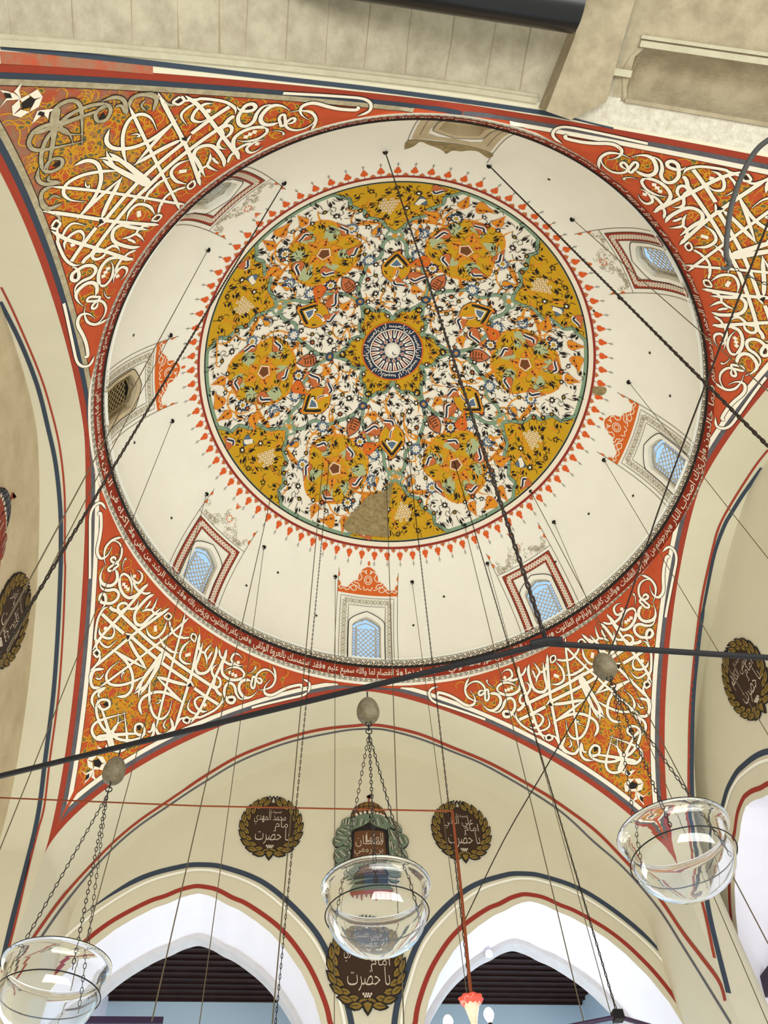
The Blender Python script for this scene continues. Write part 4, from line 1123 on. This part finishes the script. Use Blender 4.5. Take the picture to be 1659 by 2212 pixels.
# bare patch at the foot of the medallion and grey stains near its rim
def med_patch(px, m, off, st=.2):
    q = [dome_px(x, y) for x, y in smooth2(P2(px), 3, True)]; fill(md, domeXY, [(v.x, v.y) for v in q], m, off, st)
med_patch('848,1040 838,1056 815,1066 793,1074 775,1094 757,1112 742,1134 752,1150 790,1157 822,1160 842,1158 836,1120 842,1085', DAMAGE, .040)
ob = md.build('painted_medallion', ceiling); ob['label'] = 'round gold, white and green floral medallion in the crown of the dome'
# leaf border round the medallion
tf = MB()
for i in range(88):
    a = 2 * pi * i / 88
    for half in (0, 1):
        aa = a + pi / 88 * half; e1 = (cos(aa), sin(aa)); e2 = (-sin(aa), cos(aa))
        def TX(x, y, off=.010): 
            p = domeXY(e1[0] * x + e2[0] * y, e1[1] * x + e2[1] * y); return p - Vector((0, 0, off))
        if half == 0:
            c = 3.175
            sh = [(c - .04 + .0, .0), (c - .045, .035), (c - .02, .062), (c + .015, .05), (c + .02, .03), (c + .045, .03), (c + .058, .008), (c + .075, 0), (c + .058, -.008), (c + .045, -.03), (c + .02, -.03), (c + .015, -.05), (c - .02, -.062), (c - .045, -.035)]
            tf.face([TX(c + (x - c) * .9, y * .85) for x, y in sh], TREFO)
            tf.face([TX(3.095, .004, .009), TX(c - .03, .004, .009), TX(c - .03, -.004, .009), TX(3.095, -.004, .009)], BRICK)
            tf.face([TX(c + .07, .004, .009), TX(c + .125, .003, .009), TX(c + .125, -.003, .009), TX(c + .07, -.004, .009)], INK)
            for s in (-1, 1): tf.face([TX(c + .085, s * .002, .009), TX(c + .11, s * .022, .009), TX(c + .105, s * .024, .009)], INK)
        else:
            tf.face([TX(3.10, .035), TX(3.115, .04), (TX(3.125, .02)), TX(3.145, 0), TX(3.125, -.02), TX(3.115, -.04), TX(3.10, -.035)], ROSE)
ob = tf.build('leaf_border', ceiling); ob['label'] = 'ring of small orange trefoils round the medallion'
# white boss in the crown
bs = MB(); bs.lathe([(.0, -.10), (.06, -.095), (.11, -.07), (.14, -.03), (.15, .03)], PLASTER, 24, (0, 0, H + ZA - .02))
bs.tube([(0.0, 0, H + ZA - .1), (0, 0, H + ZA - .2), (.02, 0, H + ZA - .23), (.05, 0, H + ZA - .21)], .008, IRON, 6)
ob = bs.build('crown_boss', ceiling, smooth=True); ob['label'] = 'round white boss with a small iron hook'
# dark pin holes in the plaster
ph = MB()
for x, y in ((600, 1237), (532, 1265), (683, 1330), (959, 1289), (893, 1351), (1404, 762), (1448, 855), (1368, 1071), (1272, 1110), (1200, 1214), (288, 724), (290, 956), (370, 1119), (1186, 387), (1283, 671)):
    p = dome_px(x, y); blot(ph, domeXY, p.x, p.y, [(.022 * cos(q), .022 * sin(q)) for q in [j * pi / 4 for j in range(8)]], SOOT, .006)
p = [dome_px(x, y) for x, y in smooth2(P2('1282,838 1296,834 1310,838 1308,850 1295,854 1280,848'), 3, True)]
fill(ph, domeXY, [(v.x, v.y) for v in p], DAMAGE, .008)
ob = ph.build('stain', ceiling); ob['label'] = 'small dark holes and a stain in the plaster'
# ------------------------------------------------------------------ things painted or hung on the walls
class Wall:
    """local frame of a wall: a runs to the right, b up, c out of the wall"""
    def __init__(s, kind, px):
        s.kind = kind; ax, val = {'B': (1, YB), 'R': (0, XR), 'L': (0, XL)}[kind]
        s.o = on_plane(*px, ax, val); s.ax, s.val = ax, val
        s.a = {'B': Vector((1, 0, 0)), 'R': Vector((0, -1, 0)), 'L': Vector((0, 1, 0))}[kind]
        s.c = {'B': Vector((0, -1, 0)), 'R': Vector((-1, 0, 0)), 'L': Vector((1, 0, 0))}[kind]
    def ab(s, x, y):
        d = on_plane(x, y, s.ax, s.val) - s.o; return d.dot(s.a), d.z
    def p(s, a, b, c=0): return s.a * a + Vector((0, 0, b)) + s.c * c
def plate(mb, W, poly, c0, c1, m):
    n = len(poly); mb.face([W.p(a, b, c1) for a, b in poly], m)
    for i in range(n):
        a, b = poly[i], poly[(i + 1) % n]
        mb.face([W.p(*a, c0), W.p(*b, c0), W.p(*b, c1), W.p(*a, c1)], m)
def wline(mb, W, pts, w, m, c, closed=False):
    ribbon_pn(mb, [(W.p(a, b), W.c) for a, b in pts], w, m, c, closed)

def roundel(kind, px, ra, rb, lines, label):
    W = Wall(kind, px); root = empty('calligraphy_roundel', W.o); tag(root, label, 'roundel', 'wreathed calligraphy roundels on the walls')
    d = MB(); n = 40
    plate(d, W, [(ra * .84 * cos(2 * pi * i / n), rb * .84 * sin(2 * pi * i / n)) for i in range(n)], .002, .014, BARK)
    d.build('dark_disc', root)
    lf = MB()
    for s in (1, -1):
        for layer, (rad, L) in enumerate(((.80, .34), (.92, .30))):
            for i in range(10 - layer):
                t = -pi / 2 + s * (.10 + (i + .5 * layer) * .305)
                x, y = ra * rad * cos(t), rb * rad * sin(t)
                ang = t + s * (pi / 2 - .55 + .25 * layer); ex, ey = cos(ang), sin(ang)
                def leaf(k): return [(x + ra * (ex * u - ey * v) * k, y + rb * (ey * u + ex * v) * k) for u, v in ((-.12, 0), (-.02, .075), (.10, .085), (.20, .04), (L * .9, -.01 * s), (.20, -.05), (.08, -.08), (-.03, -.06))]
                plate(lf, W, leaf(1.14), .004, .018 + .004 * layer + .0004 * i, INK)
                plate(lf, W, leaf(.86), .006, .020 + .004 * layer + .0004 * i, GOLDLEAF)
                wline(lf, W, [(x, y), (x + ra * ex * .2, y + rb * ey * .2)], .008, INK, .0225 + .004 * layer + .0004 * i)
    plate(lf, W, [(ra * u, rb * v) for u, v in ((-.16, -.84), (0, -.78), (.16, -.84), (.10, -.98), (0, -1.10), (-.10, -.98))], .004, .030, INK)
    plate(lf, W, [(ra * u, rb * v) for u, v in ((-.11, -.86), (0, -.82), (.11, -.86), (.06, -.96), (0, -1.04), (-.06, -.96))], .004, .032, GOLDLEAF)
    for i in range(7): plate(lf, W, [(ra * (-.18 + .06 * i + .03 * cos(q)), rb * (1.0 + .03 * sin(q) + .05 * (i % 2))) for q in [j * pi / 3 for j in range(6)]], .004, .020, INK)
    lf.build('leaf_wreath', root)
    tx = MB()
    for txt, y0, y1, x0, x1 in lines:
        put_text(tx, txt, lambda x, y: W.p(x, y, .017), ra * x0, ra * x1, rb * y0, rb * y1, LETTER, -.012)
    for i, (x, y) in enumerate(((-.06, -.70), (0, -.70), (.06, -.70), (-.03, -.65), (.03, -.65), (-.1, -.65), (.1, -.65))):
        plate(tx, W, [(ra * (x + .026 * cos(q)), rb * (y + .026 * sin(q))) for q in [j * pi / 3 for j in range(6)]], .014, .034, LETTER)
    tx.build('pale_lettering', root); return root
def T3(name): return [('سيدنا', .44, .60, -.1, .30), (name, .06, .48, -.58, .46), ('امام', -.16, .24, .12, .62), ('يا حضرت', -.58, -.04, -.50, .60)]
roundel('B', (586, 1787), .455, .50, T3('محمد المهدي'), 'wreathed calligraphy roundel left of the turban emblem, under the red wire')
roundel('B', (996, 1795), .445, .50, T3('علي النقي'), 'wreathed calligraphy roundel right of the turban emblem, crossed by the lamp chain')
roundel('B', (791, 2085), .50, .56, T3('حسن العسكري'), 'wreathed calligraphy roundel between the two arched openings, below the middle glass bowl')
roundel('R', (1611, 1466), .47, .56, T3('موسى الكاظم'), 'wreathed calligraphy roundel on the right wall under the iron bar')
roundel('L', (23, 1338), .50, .60, T3('محمد الباقر'), 'wreathed calligraphy roundel on the aged left wall at the picture edge')

def turban(kind, px, pts_px, label, mats, mirror=False, sc=1.0):
    """painted turban over a headstone-like panel of script"""
    wrap, cap, panel = mats
    W = Wall(kind, px); root = empty('turban_emblem', W.o); tag(root, label, 'emblem')
    if pts_px: A = lambda s: [Wb.ab(700 + x / 8.295, 1660 + y / 8.295) for x, y in P2(s)]
    Wb = Wall('B', (793, 1790))
    A = lambda s: [((-a if mirror else a) * sc, b * sc) for a, b in [Wb.ab(700 + x / 8.295, 1660 + y / 8.295) for x, y in P2(s)]]
    c = MB()
    plate(c, W, A('465,905 480,830 510,760 560,700 630,650 720,615 800,608 880,618 960,650 1030,710 1090,790 1135,890 1060,860 960,800 860,772 760,772 640,800 540,850'), .002, .016, INK)
    plate(c, W, A('482,890 495,830 525,765 575,706 640,660 725,626 800,620 880,630 955,662 1018,716 1072,790 1110,865 1040,838 950,786 860,760 760,760 640,786 540,838'), .004, .018, cap)
    for s in ('800,620 800,765', '720,626 690,770', '880,632 905,768', '640,660 590,805', '955,662 1000,812', '575,706 520,845', '530,760 640,710 800,690 960,710 1065,780', '500,820 600,755 800,728 1000,755 1100,850'):
        wline(c, W, A(s), .012, INK, .020)
    plate(c, W, A('786,610 816,610 812,545 845,520 868,455 856,520 836,545 800,552 775,540 758,512 785,540 792,548'), .004, .020, TURBR)
    c.build('domed_cap', root)
    b = MB()
    bd = A('470,905 560,848 660,808 780,785 880,788 980,815 1080,862 1130,905 1125,925 1070,888 960,838 870,812 770,808 660,832 560,876 475,930')
    plate(b, W, bd, .004, .022, BARK)
    for x, y in ((580, 845), (655, 820), (730, 803), (815, 800), (885, 808), (950, 825), (1010, 845), (1060, 868)):
        q = A('%d,%d' % (x, y))[0]; plate(b, W, [(q[0] + .026 * cos(j), q[1] + .028 * sin(j)) for j in [k * pi / 3 for k in range(6)]], .006, .025, LETTER)
    b.build('beaded_band', root)
    p = MB()
    plate(p, W, A('480,1120 560,1090 800,980 1060,1090 1140,1110 1160,1560 1190,2150 455,2150 475,1560'), .002, .012, INK)
    pn_ = A('545,1170 580,1135 800,1118 1040,1135 1075,1180 1110,1560 1130,1900 505,1900 525,1560')
    plate(p, W, pn_, .004, .015, panel)
    p.build('arched_panel', root)
    t = MB()
    for txt, s in (('العلما', '760,1160 1060,1360'), ('سلطان', '560,1200 1050,1430'), ('بن رومي', '540,1420 1060,1590'), ('يا حضرت', '560,1620 1060,1800')):
        (x0, y1), (x1, y0) = A(s); x0, x1 = min(x0, x1), max(x0, x1)
        put_text(t, txt, lambda x, y: W.p(x, y, .018), x0, x1, y0, y1, LETTER, -.012)
    t.build('pale_lettering', root)
    w = MB()
    folds = [('470,930 640,850 800,835 830,900 810,960 790,985 680,1050 560,1095 480,1130 440,1090 440,1000', 0), ('1125,920 1010,850 830,838 810,900 830,960 850,1010 940,1060 1060,1095 1140,1110 1240,1000 1210,920', 0),
             ('330,940 400,905 470,900 450,1020 400,1050 300,1060 310,990', 1), ('215,1170 240,1100 330,1060 440,1050 460,1090 430,1160 340,1240 240,1260', 2), ('160,1320 180,1260 260,1220 400,1170 480,1130 485,1200 440,1300 350,1390 250,1425 190,1400', 3),
             ('1140,905 1210,900 1260,960 1350,1020 1385,1090 1375,1160 1280,1120 1180,1060', 1), ('1140,1100 1220,1130 1330,1170 1430,1210 1490,1270 1505,1340 1470,1410 1400,1450 1300,1460 1220,1360 1160,1230', 3),
             ('175,1560 210,1480 290,1430 380,1425 450,1480 470,1560 450,1640 380,1720 250,1730 190,1660', 4), ('1170,1560 1230,1490 1330,1450 1420,1470 1480,1560 1495,1660 1470,1730 1360,1750 1240,1700', 4),
             ('340,1390 440,1300 485,1250 480,1480 400,1420', 5), ('1150,1250 1230,1370 1290,1460 1200,1500 1165,1540', 5),
             ('200,1745 330,1735 460,1700 470,1900 420,2000 280,1980 210,1880', 6), ('1180,1740 1330,1760 1470,1745 1470,1880 1380,1990 1230,1990 1185,1880', 6)]
    for i, (s, z) in enumerate(folds):
        q = smooth2(A(s), 3, True); cx = sum(x for x, _ in q) / len(q); cy = sum(y for _, y in q) / len(q)
        plate(w, W, [(cx + (x - cx) * 1.05, cy + (y - cy) * 1.05) for x, y in q], .002, .024 + .003 * z, INK)
        plate(w, W, q, .004, .027 + .003 * z, wrap)
        n = len(q); h = n // 2
        for j in range(1, 7):                # cloth folds
            u = j / 7; a, b_ = q[int(u * h * .9)], q[n - 1 - int(u * h * .9)]
            e0, e1 = q[0], q[h]
            ln = [(e0[0] * (1 - u) * (1 - k) + a[0] * u * (1 - k) + (b_[0] * (1 - u) + e1[0] * u) * k, e0[1] * (1 - u) * (1 - k) + a[1] * u * (1 - k) + (b_[1] * (1 - u) + e1[1] * u) * k) for k in (.12, .4, .65, .88)]
            wline(w, W, ln, .010, BARK if j % 2 else LETTER, .0285 + .003 * z)
    w.build('turban_cloth', root)
    f = MB()
    plate(f, W, A('430,2040 1210,2040 1290,2170 360,2170'), .004, .026, TURBG); plate(f, W, A('370,2170 1280,2170 1250,2290 410,2290'), .004, .024, TURBR)
    for i in range(9): plate(f, W, A('%d,2280 %d,2280 %d,%d %d,%d' % (430 + i * 95, 480 + i * 95, 470 + i * 95, 2360 + 30 * (i % 3), 445 + i * 95, 2360 + 30 * (i % 3))), .004, .022, TURBR)
    f.build('fringed_base', root)
    return root
turban('B', (793, 1790), True, 'green turban emblem with brown script panel on the back wall behind the middle bowl', (TURBG, CAPB, mat('brown_script_panel', (96, 62, 36))))
turban('L', (-14, 1120), True, 'slate and red turban emblem cut by the picture edge on the left wall', (TURBR, TURBS, BARK), sc=1.0)

# ------------------------------------------------------------------ iron rings hung from the dome
HK_R, ZRING = 3.468, 3.2
def ring_xy(i):
    a = radians(-101.25 + 22.5 * i)
    return (HK_R * cos(a), HK_R * sin(a))
V = [Vector((*ring_xy(i), ZRING)) for i in range(16)]
V[0] = Vector((-.707, -3.405, ZRING)); V[15] = Vector((-2.52, -2.63, ZRING))
rg = empty('hanging_ring', (0, 0, ZRING)); tag(rg, 'large black iron ring of straight bars hanging close overhead with egg lamps', 'lamp ring')
off = Vector((0, 0, -ZRING))
for i in range(16):
    b = MB(); b.tube([V[i] + off, V[(i + 1) % 16] + off], .0085, IRON, 10); b.build('bar', rg, smooth=False)
    c = MB(); d = (V[(i + 1) % 16] - V[i - 1]).normalized() * .045
    c.tube([V[i] + off - d + Vector((0, 0, .004)), V[i] + off + Vector((0, 0, .008)), V[i] + off + d + Vector((0, 0, .004))], [.011, .014, .011], IRON, 10)
    c.tube([V[i] + off + Vector((0, 0, .012)), V[i] + off + Vector((0, 0, .045))], .007, IRON, 8); c.build('joint_collar', rg)
ZR2 = 4.53
VA = CAM + ray(1335, 2196) * ((ZR2 - 1.6) / ray(1335, 2196).z)
def on_ring2(x, y): d_ = ray(x, y); return CAM + d_ * ((ZR2 - 1.6) / d_.z)
dl, dr_ = (on_ring2(1250, 2213) - VA).normalized(), (on_ring2(1390, 2212) - VA).normalized()
V2 = [VA, VA + dr_ * 1.15, VA + dr_ * 1.15 + (dl + dr_).normalized() * 1.15, VA + (dl + dr_) * 1.35, VA + dl * 1.15 + (dl + dr_).normalized() * 1.15, VA + dl * 1.15]
rg2 = empty('hanging_ring', (0, 0, ZR2)); tag(rg2, 'dark ring corner low before the right opening, held by a chain', 'lamp ring')
for i in range(6):
    o2 = Vector((0, 0, -ZR2))
    b = MB(); b.tube([V2[i] + o2, V2[(i + 1) % 6] + o2], .018, FRAMEP, 8); b.build('bar', rg2)
    c = MB(); c.box(tuple(V2[i] + o2 - Vector((.04, .04, .03))), tuple(V2[i] + o2 + Vector((.04, .04, .04))), IRON); c.build('joint_collar', rg2)

# ------------------------------------------------------------------ chains and wires from the dome
def vertical_end(top, px):
    d = ray(*px); w = top - CAM; t = (w.x * d.x + w.y * d.y) / (d.x * d.x + d.y * d.y); return CAM + d * t
def hook_part(root, top, o0, r=.016):
    h = MB(); p = top - o0
    h.tube([p + Vector((0, 0, .03)), p, p + Vector((.02, 0, -.03)), p + Vector((0, 0, -.055)), p + Vector((-.018, 0, -.035))], r * .5, IRON, 6); h.lathe([(0, .012), (r * 2.2, .012), (r * 2.2, -.004), (0, -.004)], IRON, 10, p); h.build('hook', root)
def chain_thing(name, top, end, label, kind, group=None, hook=True):
    root = empty(name, top); tag(root, label, 'chain' if 'chain' in name else 'wire', group)
    m = MB(); e = end - top
    if kind == 'heavy': m.chain((0, 0, -.05), e, .034, .0040, .0095, CHAINM)
    elif kind == 'chain': m.chain((0, 0, -.05), e, .042, .0045, .0115, CHAINM)
    elif kind == 'wire': m.tube([(0, 0, -.03), e * .5, e], .0048, WIREM, 5)
    else: m.tube([(0, 0, -.03), e * .5, e], .0062, WIREM, 5)
    m.build('links' if 'chain' in name else 'strand', root)
    if hook: hook_part(root, top, top)
    return root
HLAB = {2: 'thin wire from the hook above the upper right window', 3: 'thin wire from the hook beside the red framed upper right window', 4: 'thin wire from the hook between the two right windows', 5: 'thin wire from the hook right of the low right window crest',
        6: 'thin wire from the hook below the orange crest on the right of the dome', 7: 'thin wire dropping right beside the red framed window with the heavy chain', 8: 'thin wire close left of the heavy chain window', 9: 'thin wire from the hook right of the orange crest window',
        10: 'thin wire from the hook left of the orange crest window', 11: 'thin wire from the hook right of the lower left red window', 12: 'thin wire from the hook above the lower left red window', 13: 'thin wire from the hook under the brown unlit window',
        14: 'thin wire from the hook above the brown unlit window'}
HKPX = {}
for i in range(16):
    a = radians(-101.25 + 22.5 * i); top = Vector((HK_R * cos(a), HK_R * sin(a), 0)); top.z = dome_z(HK_R) - .01
    if i == 0: chain_thing('suspension_chain', top, V[0] + Vector((0, 0, .04)), 'heavy dark chain from the dome to the corner of the iron bar, crossing the medallion', 'heavy')
    elif i == 15: chain_thing('suspension_chain', top, V[15], 'heavy dark chain slanting past the brown unlit window towards the left wall', 'heavy')
    elif i == 1: chain_thing('suspension_chain', top, V[1], 'dark chain crossing the upper right window towards the corner panel', 'chain')
    else: chain_thing('suspension_wire', top, V[i], HLAB[i], 'wire', 'thin wires hanging from the dome')
for i, nm in ((0, 'dark chain from a brown boss right of the medallion foot to the low ring corner'), (1, 'dark chain from the brown boss left of the medallion foot, passing the left opening')):
    top = dome_px(*((981, 997), (711, 998))[i]); end = V2[0] + Vector((0, 0, .05)) if i == 0 else vertical_end(top, (595, 2212))
    chain_thing('suspension_chain', top, end, nm, 'chain')
top = dome_px(880, 960); PINK = vertical_end(top, (1016, 2150))
chain_thing('suspension_chain', top, PINK, 'dark chain from the medallion down to the pink glass cup', 'chain')
for tpx, bpx, nm in (((697, 1004), (588, 2212), 'thin wire running beside the chain left of the medallion foot'), ((585, 1074), (328, 2206), 'cord from the medallion rim falling past the left roundel to the left opening'),
                     ((835, 1054), (872, 2212), 'thin wire from the medallion foot falling behind the middle bowl'), ((1004, 1136), (1262, 2212), 'thin wire from the orange trefoils to the right opening'),
                     ((1147, 1062), (1765, 2240), 'thin wire from the medallion rim passing the right hanging egg')):
    top = dome_px(*tpx); chain_thing('suspension_wire', top, vertical_end(top, bpx), nm, 'cord', 'thin wires hanging from the dome')

# ------------------------------------------------------------------ egg lamps under the near bars
def make_lamp():
    root = empty('egg_lamp', (0, 0, 0))
    e = MB(); prof = []
    for i in range(25):
        t = pi * i / 24; z = .0435 * cos(t); r = .0315 * sin(t) * (1 - .16 * cos(t))
        prof.append((max(r, .0004), z))
    e.lathe(prof, EGG, 28, (0, 0, -.066)); e.build('egg', root, smooth=True)
    t = MB(); t.tube([(0, 0, .004), (0, 0, -.024)], .002, IRON, 6); t.build('hanger', root); t = MB()
    for c, ax in ((-.116, 0), (-.129, 1), (-.142, 0)):
        t = MB(); t.tube([(.0085 * cos(q) * (1 - ax), .0085 * cos(q) * ax, c + .0085 * sin(q)) for q in [2 * pi * j / 12 for j in range(13)]], .0016, IRON, 5, False); t.build('suspension_ring', root)
    zr = -.652                               # wire hoop under the lip of the bowl
    a0 = math.atan2(-1.62, -.24)
    att = [(.113 * cos(a0 + 2 * pi * k / 3), .113 * sin(a0 + 2 * pi * k / 3), zr + .008) for k in range(3)]
    for k in range(3):
        c = MB(); c.chain((0, 0, -.150), att[k], .0125, .0013, .0048, CHAINM, ns=4, nl=8); c.build('chain', root)
    w = MB(); rows = []
    w.tube([(.1125 * cos(2 * pi * j / 60), .1125 * sin(2 * pi * j / 60), zr) for j in range(61)], .0014, IRON, 6, False)
    w.build('wire_hoop', root)
    g = MB()
    outer = [(.0006, -.726), (.022, -.725), (.045, -.721), (.066, -.713), (.084, -.701), (.097, -.685), (.105, -.667), (.108, -.650), (.1078, -.634), (.107, -.620), (.109, -.610), (.115, -.601), (.1205, -.596), (.1225, -.591)]
    inner = [(.1225, -.588), (.1195, -.5895), (.113, -.596), (.1063, -.608), (.1043, -.620), (.1050, -.634), (.1053, -.650), (.1022, -.666), (.0945, -.683), (.082, -.6985), (.0648, -.7100), (.0445, -.7178), (.022, -.7217), (.0006, -.7225)]
    g.lathe(outer + inner, GLASS, 72); ob = g.build('glass_bowl', root, smooth=True); weld(ob)
    return root
lamp = make_lamp()
LP = [(Vector((-1.189, -3.188, ZRING - .0125)), 'egg lamp with clear glass bowl hanging in the middle before the green turban emblem'),
      (Vector((-1.893, -2.893, ZRING - .0125)), 'egg lamp with clear glass bowl at the lower left before the left opening'),
      (Vector((-.563, -3.406, ZRING - .0125)), 'egg lamp with clear glass bowl on the right, its egg before the orange corner panel')]
for i, (loc, lab) in enumerate(LP):
    if i == 0: o = lamp
    else:
        o = lamp.copy(); COL.objects.link(o)
        for ch in lamp.children:
            c = ch.copy(); COL.objects.link(c); c.parent = o
    o.location = loc; o.scale.z = (1, 1.045, .985)[i]; o.rotation_euler.z = radians((0, -81, -23)[i]); tag(o, lab, 'lamp', 'egg and glass bowl lamps hanging from the iron ring')

# ------------------------------------------------------------------ pink glass cup, bulbs, cords
pk = empty('cut_glass_lamp', PINK); tag(pk, 'lit cut glass stem with red scalloped cup hanging before the right opening', 'lamp')
k = F_PX / (PINK - CAM).dot(FWD)
u = 1 / k
c = MB()
c.lathe([(5 * u, -2 * u), (14 * u, 2 * u), (22 * u, 10 * u), (26 * u, 17 * u), (25 * u, 19 * u), (20 * u, 12 * u), (12 * u, 4 * u), (4 * u, 0)], PINKG, 48, (0, 0, -24 * u), flute=lambda r, z, a: r * (1 + .09 * cos(8 * a)))
c.build('scalloped_cup', pk, smooth=True)
c = MB(); c.lathe([(.5 * u, -8 * u), (17 * u, -14 * u), (15 * u, -26 * u), (10 * u, -42 * u), (7 * u, -54 * u), (8 * u, -58 * u), (6 * u, -62 * u), (9 * u, -70 * u), (13 * u, -80 * u), (10 * u, -96 * u), (.5 * u, -104 * u)], FROST, 24); c.build('cut_glass_stem', pk, smooth=True)
for px, lab in (((968, 2208), 'glowing bulb left of the cut glass stem'), ((1056, 2192), 'glowing bulb right of the cut glass stem')):
    p = CAM + ray(*px) * ((PINK - CAM).length * 1.01)
    rb_ = empty('light_bulb', p); tag(rb_, lab, 'bulb', 'glowing bulbs beside the cut glass stem')
    b = MB(); b.lathe([(.001, 13 * u), (6 * u, 12 * u), (10 * u, 6 * u), (11 * u, 0), (9 * u, -7 * u), (5 * u, -13 * u), (4 * u, -16 * u)], BULB, 20); b.build('glass_globe', rb_, smooth=True)
    b = MB(); b.lathe([(4.2 * u, -16 * u), (5 * u, -18 * u), (5 * u, -30 * u), (.5 * u, -32 * u)], IRON, 14); b.build('socket', rb_)
top = dome_px(880, 960); e = PINK
tt = 0.0
d = ray(975, 1753); w = top - CAM
P975 = vertical_end(top, (976, 1755)) + Vector((0, -.02, 0))
cr = MB(); m_ = (P975 + PINK) / 2 + Vector((.01, 0, 0))
cr.tube([P975, m_, PINK + Vector((0, -.015, -.05))], .014, CORDRED, 6); o = cr.build('red_cord'); tag(o, 'red brown cord beside the chain above the pink glass cup', 'cord')
lft = on_plane(-30, 1722, 0, XL)
cr = MB(); cr.tube([lft, (lft + P975) / 2 + Vector((0, 0, -.03)), P975], .0085, CORDRED, 6); o = cr.build('stretched_wire'); tag(o, 'red brown wire stretched level across the back wall to the lamp chain', 'wire')
# slack cord with both ends out to the right and the right opening
def at(px, dist): return CAM + ray(*px) * dist
cr = MB(); pts = [((1675, 440), 4.6), ((1540, 790), 5.2), ((1420, 1110), 5.9), ((1310, 1425), 6.8), ((1190, 1640), 7.7), ((1090, 1812), 8.5), ((1003, 1990), 9.3)]
cr.tube(smooth2([tuple(at(p, d)) for p, d in pts], 4), .0062, CHAINM, 5); o = cr.build('slack_cord'); tag(o, 'long tan cord slanting from the right edge down to the right opening', 'cord')
# bent rod with a hook and the chain caught in it
hr = empty('hooked_rod', at((1568, 575), 3.0)); tag(hr, 'thick dark bent rod ending in a hook at the right edge', 'rod')
b = MB(); o0 = hr.location
b.tube([Vector(q) - o0 for q in smooth2([tuple(at(p, 3.0 + .004 * i)) for i, p in enumerate(((1700, 285), (1659, 303), (1628, 332), (1600, 385), (1580, 445), (1571, 505), (1569, 550), (1575, 566)))], 5)], .0092, CABLE, 10)
b.build('rod', hr, smooth=True)
b = MB(); b.tube([Vector(at(p, 3.0)) - o0 for p in ((1575, 564), (1577, 574), (1571, 581), (1562, 580), (1558, 576))], [.009, .0085, .0075, .006, .005], CABLE, 8); b.build('hook', hr, smooth=True)
ch = empty('hook_chain', at((1571, 571), 3.0)); tag(ch, 'fine dark chain running from the rod hook to the right edge', 'chain')
b = MB(); o0 = ch.location
b.chain((0, 0, 0), at((1612, 594), 3.02) - o0, .014, .0016, .0055, IRON); b.chain(at((1612, 594), 3.02) - o0, at((1700, 634), 3.05) - o0, .014, .0016, .0055, IRON); b.build('links', ch)
# dark beam under the near arch
bm = MB(); bm.tube([(-4.05, -5.12, 10.09 - .55), (-4.0, -5.12, 9.62), (.10, -5.12, 9.62), (.72, -5.12, 9.62)], .22, BEAM, 32) if False else bm.tube([(-4.0, -5.135, 9.75), (-1.0, -5.135, 9.75), (.70, -5.135, 9.75)], .22, BEAM, 40)
o = bm.build('tie_beam', smooth=False); tag(o, 'thick black round beam below the limestone arch at the top', 'beam')
for p_ in o.data.polygons: p_.use_smooth = len(p_.vertices) == 4
# dark rail and frame at the foot of the openings
bm = MB(); a = on_plane(150, 2199, 1, 6.3); b_ = on_plane(352, 2206, 1, 6.3); bm.box((a.x, 6.27, b_.z - .035), (b_.x, 6.33, a.z + .01), FRAMEP); o = bm.build('tie_rail'); tag(o, 'dark rail low across the left opening', 'rail')
zt = on_plane(1617, 2152, 0, XR + .25).z
bm = MB(); bm.box((XR + .20, 1.56, zt - .22), (XR + .30, 4.955, zt), FRAMEP)
o = bm.build('window_bar'); tag(o, 'dark rail across the foot of the right wall opening', 'frame')
# small round spot lamp by the plank ceiling
sp_ = MB(); p = on_plane(1053, 2067, 1, 6.55); sp_.lathe([(.0, .0), (.055, .0), (.06, .03), (.05, .07), (0, .08)], WHITEP, 18); o = sp_.build('spot_lamp', loc=p - Vector((0, .1, .04))); tag(o, 'small round white spot lamp under the dark plank ceiling', 'lamp')
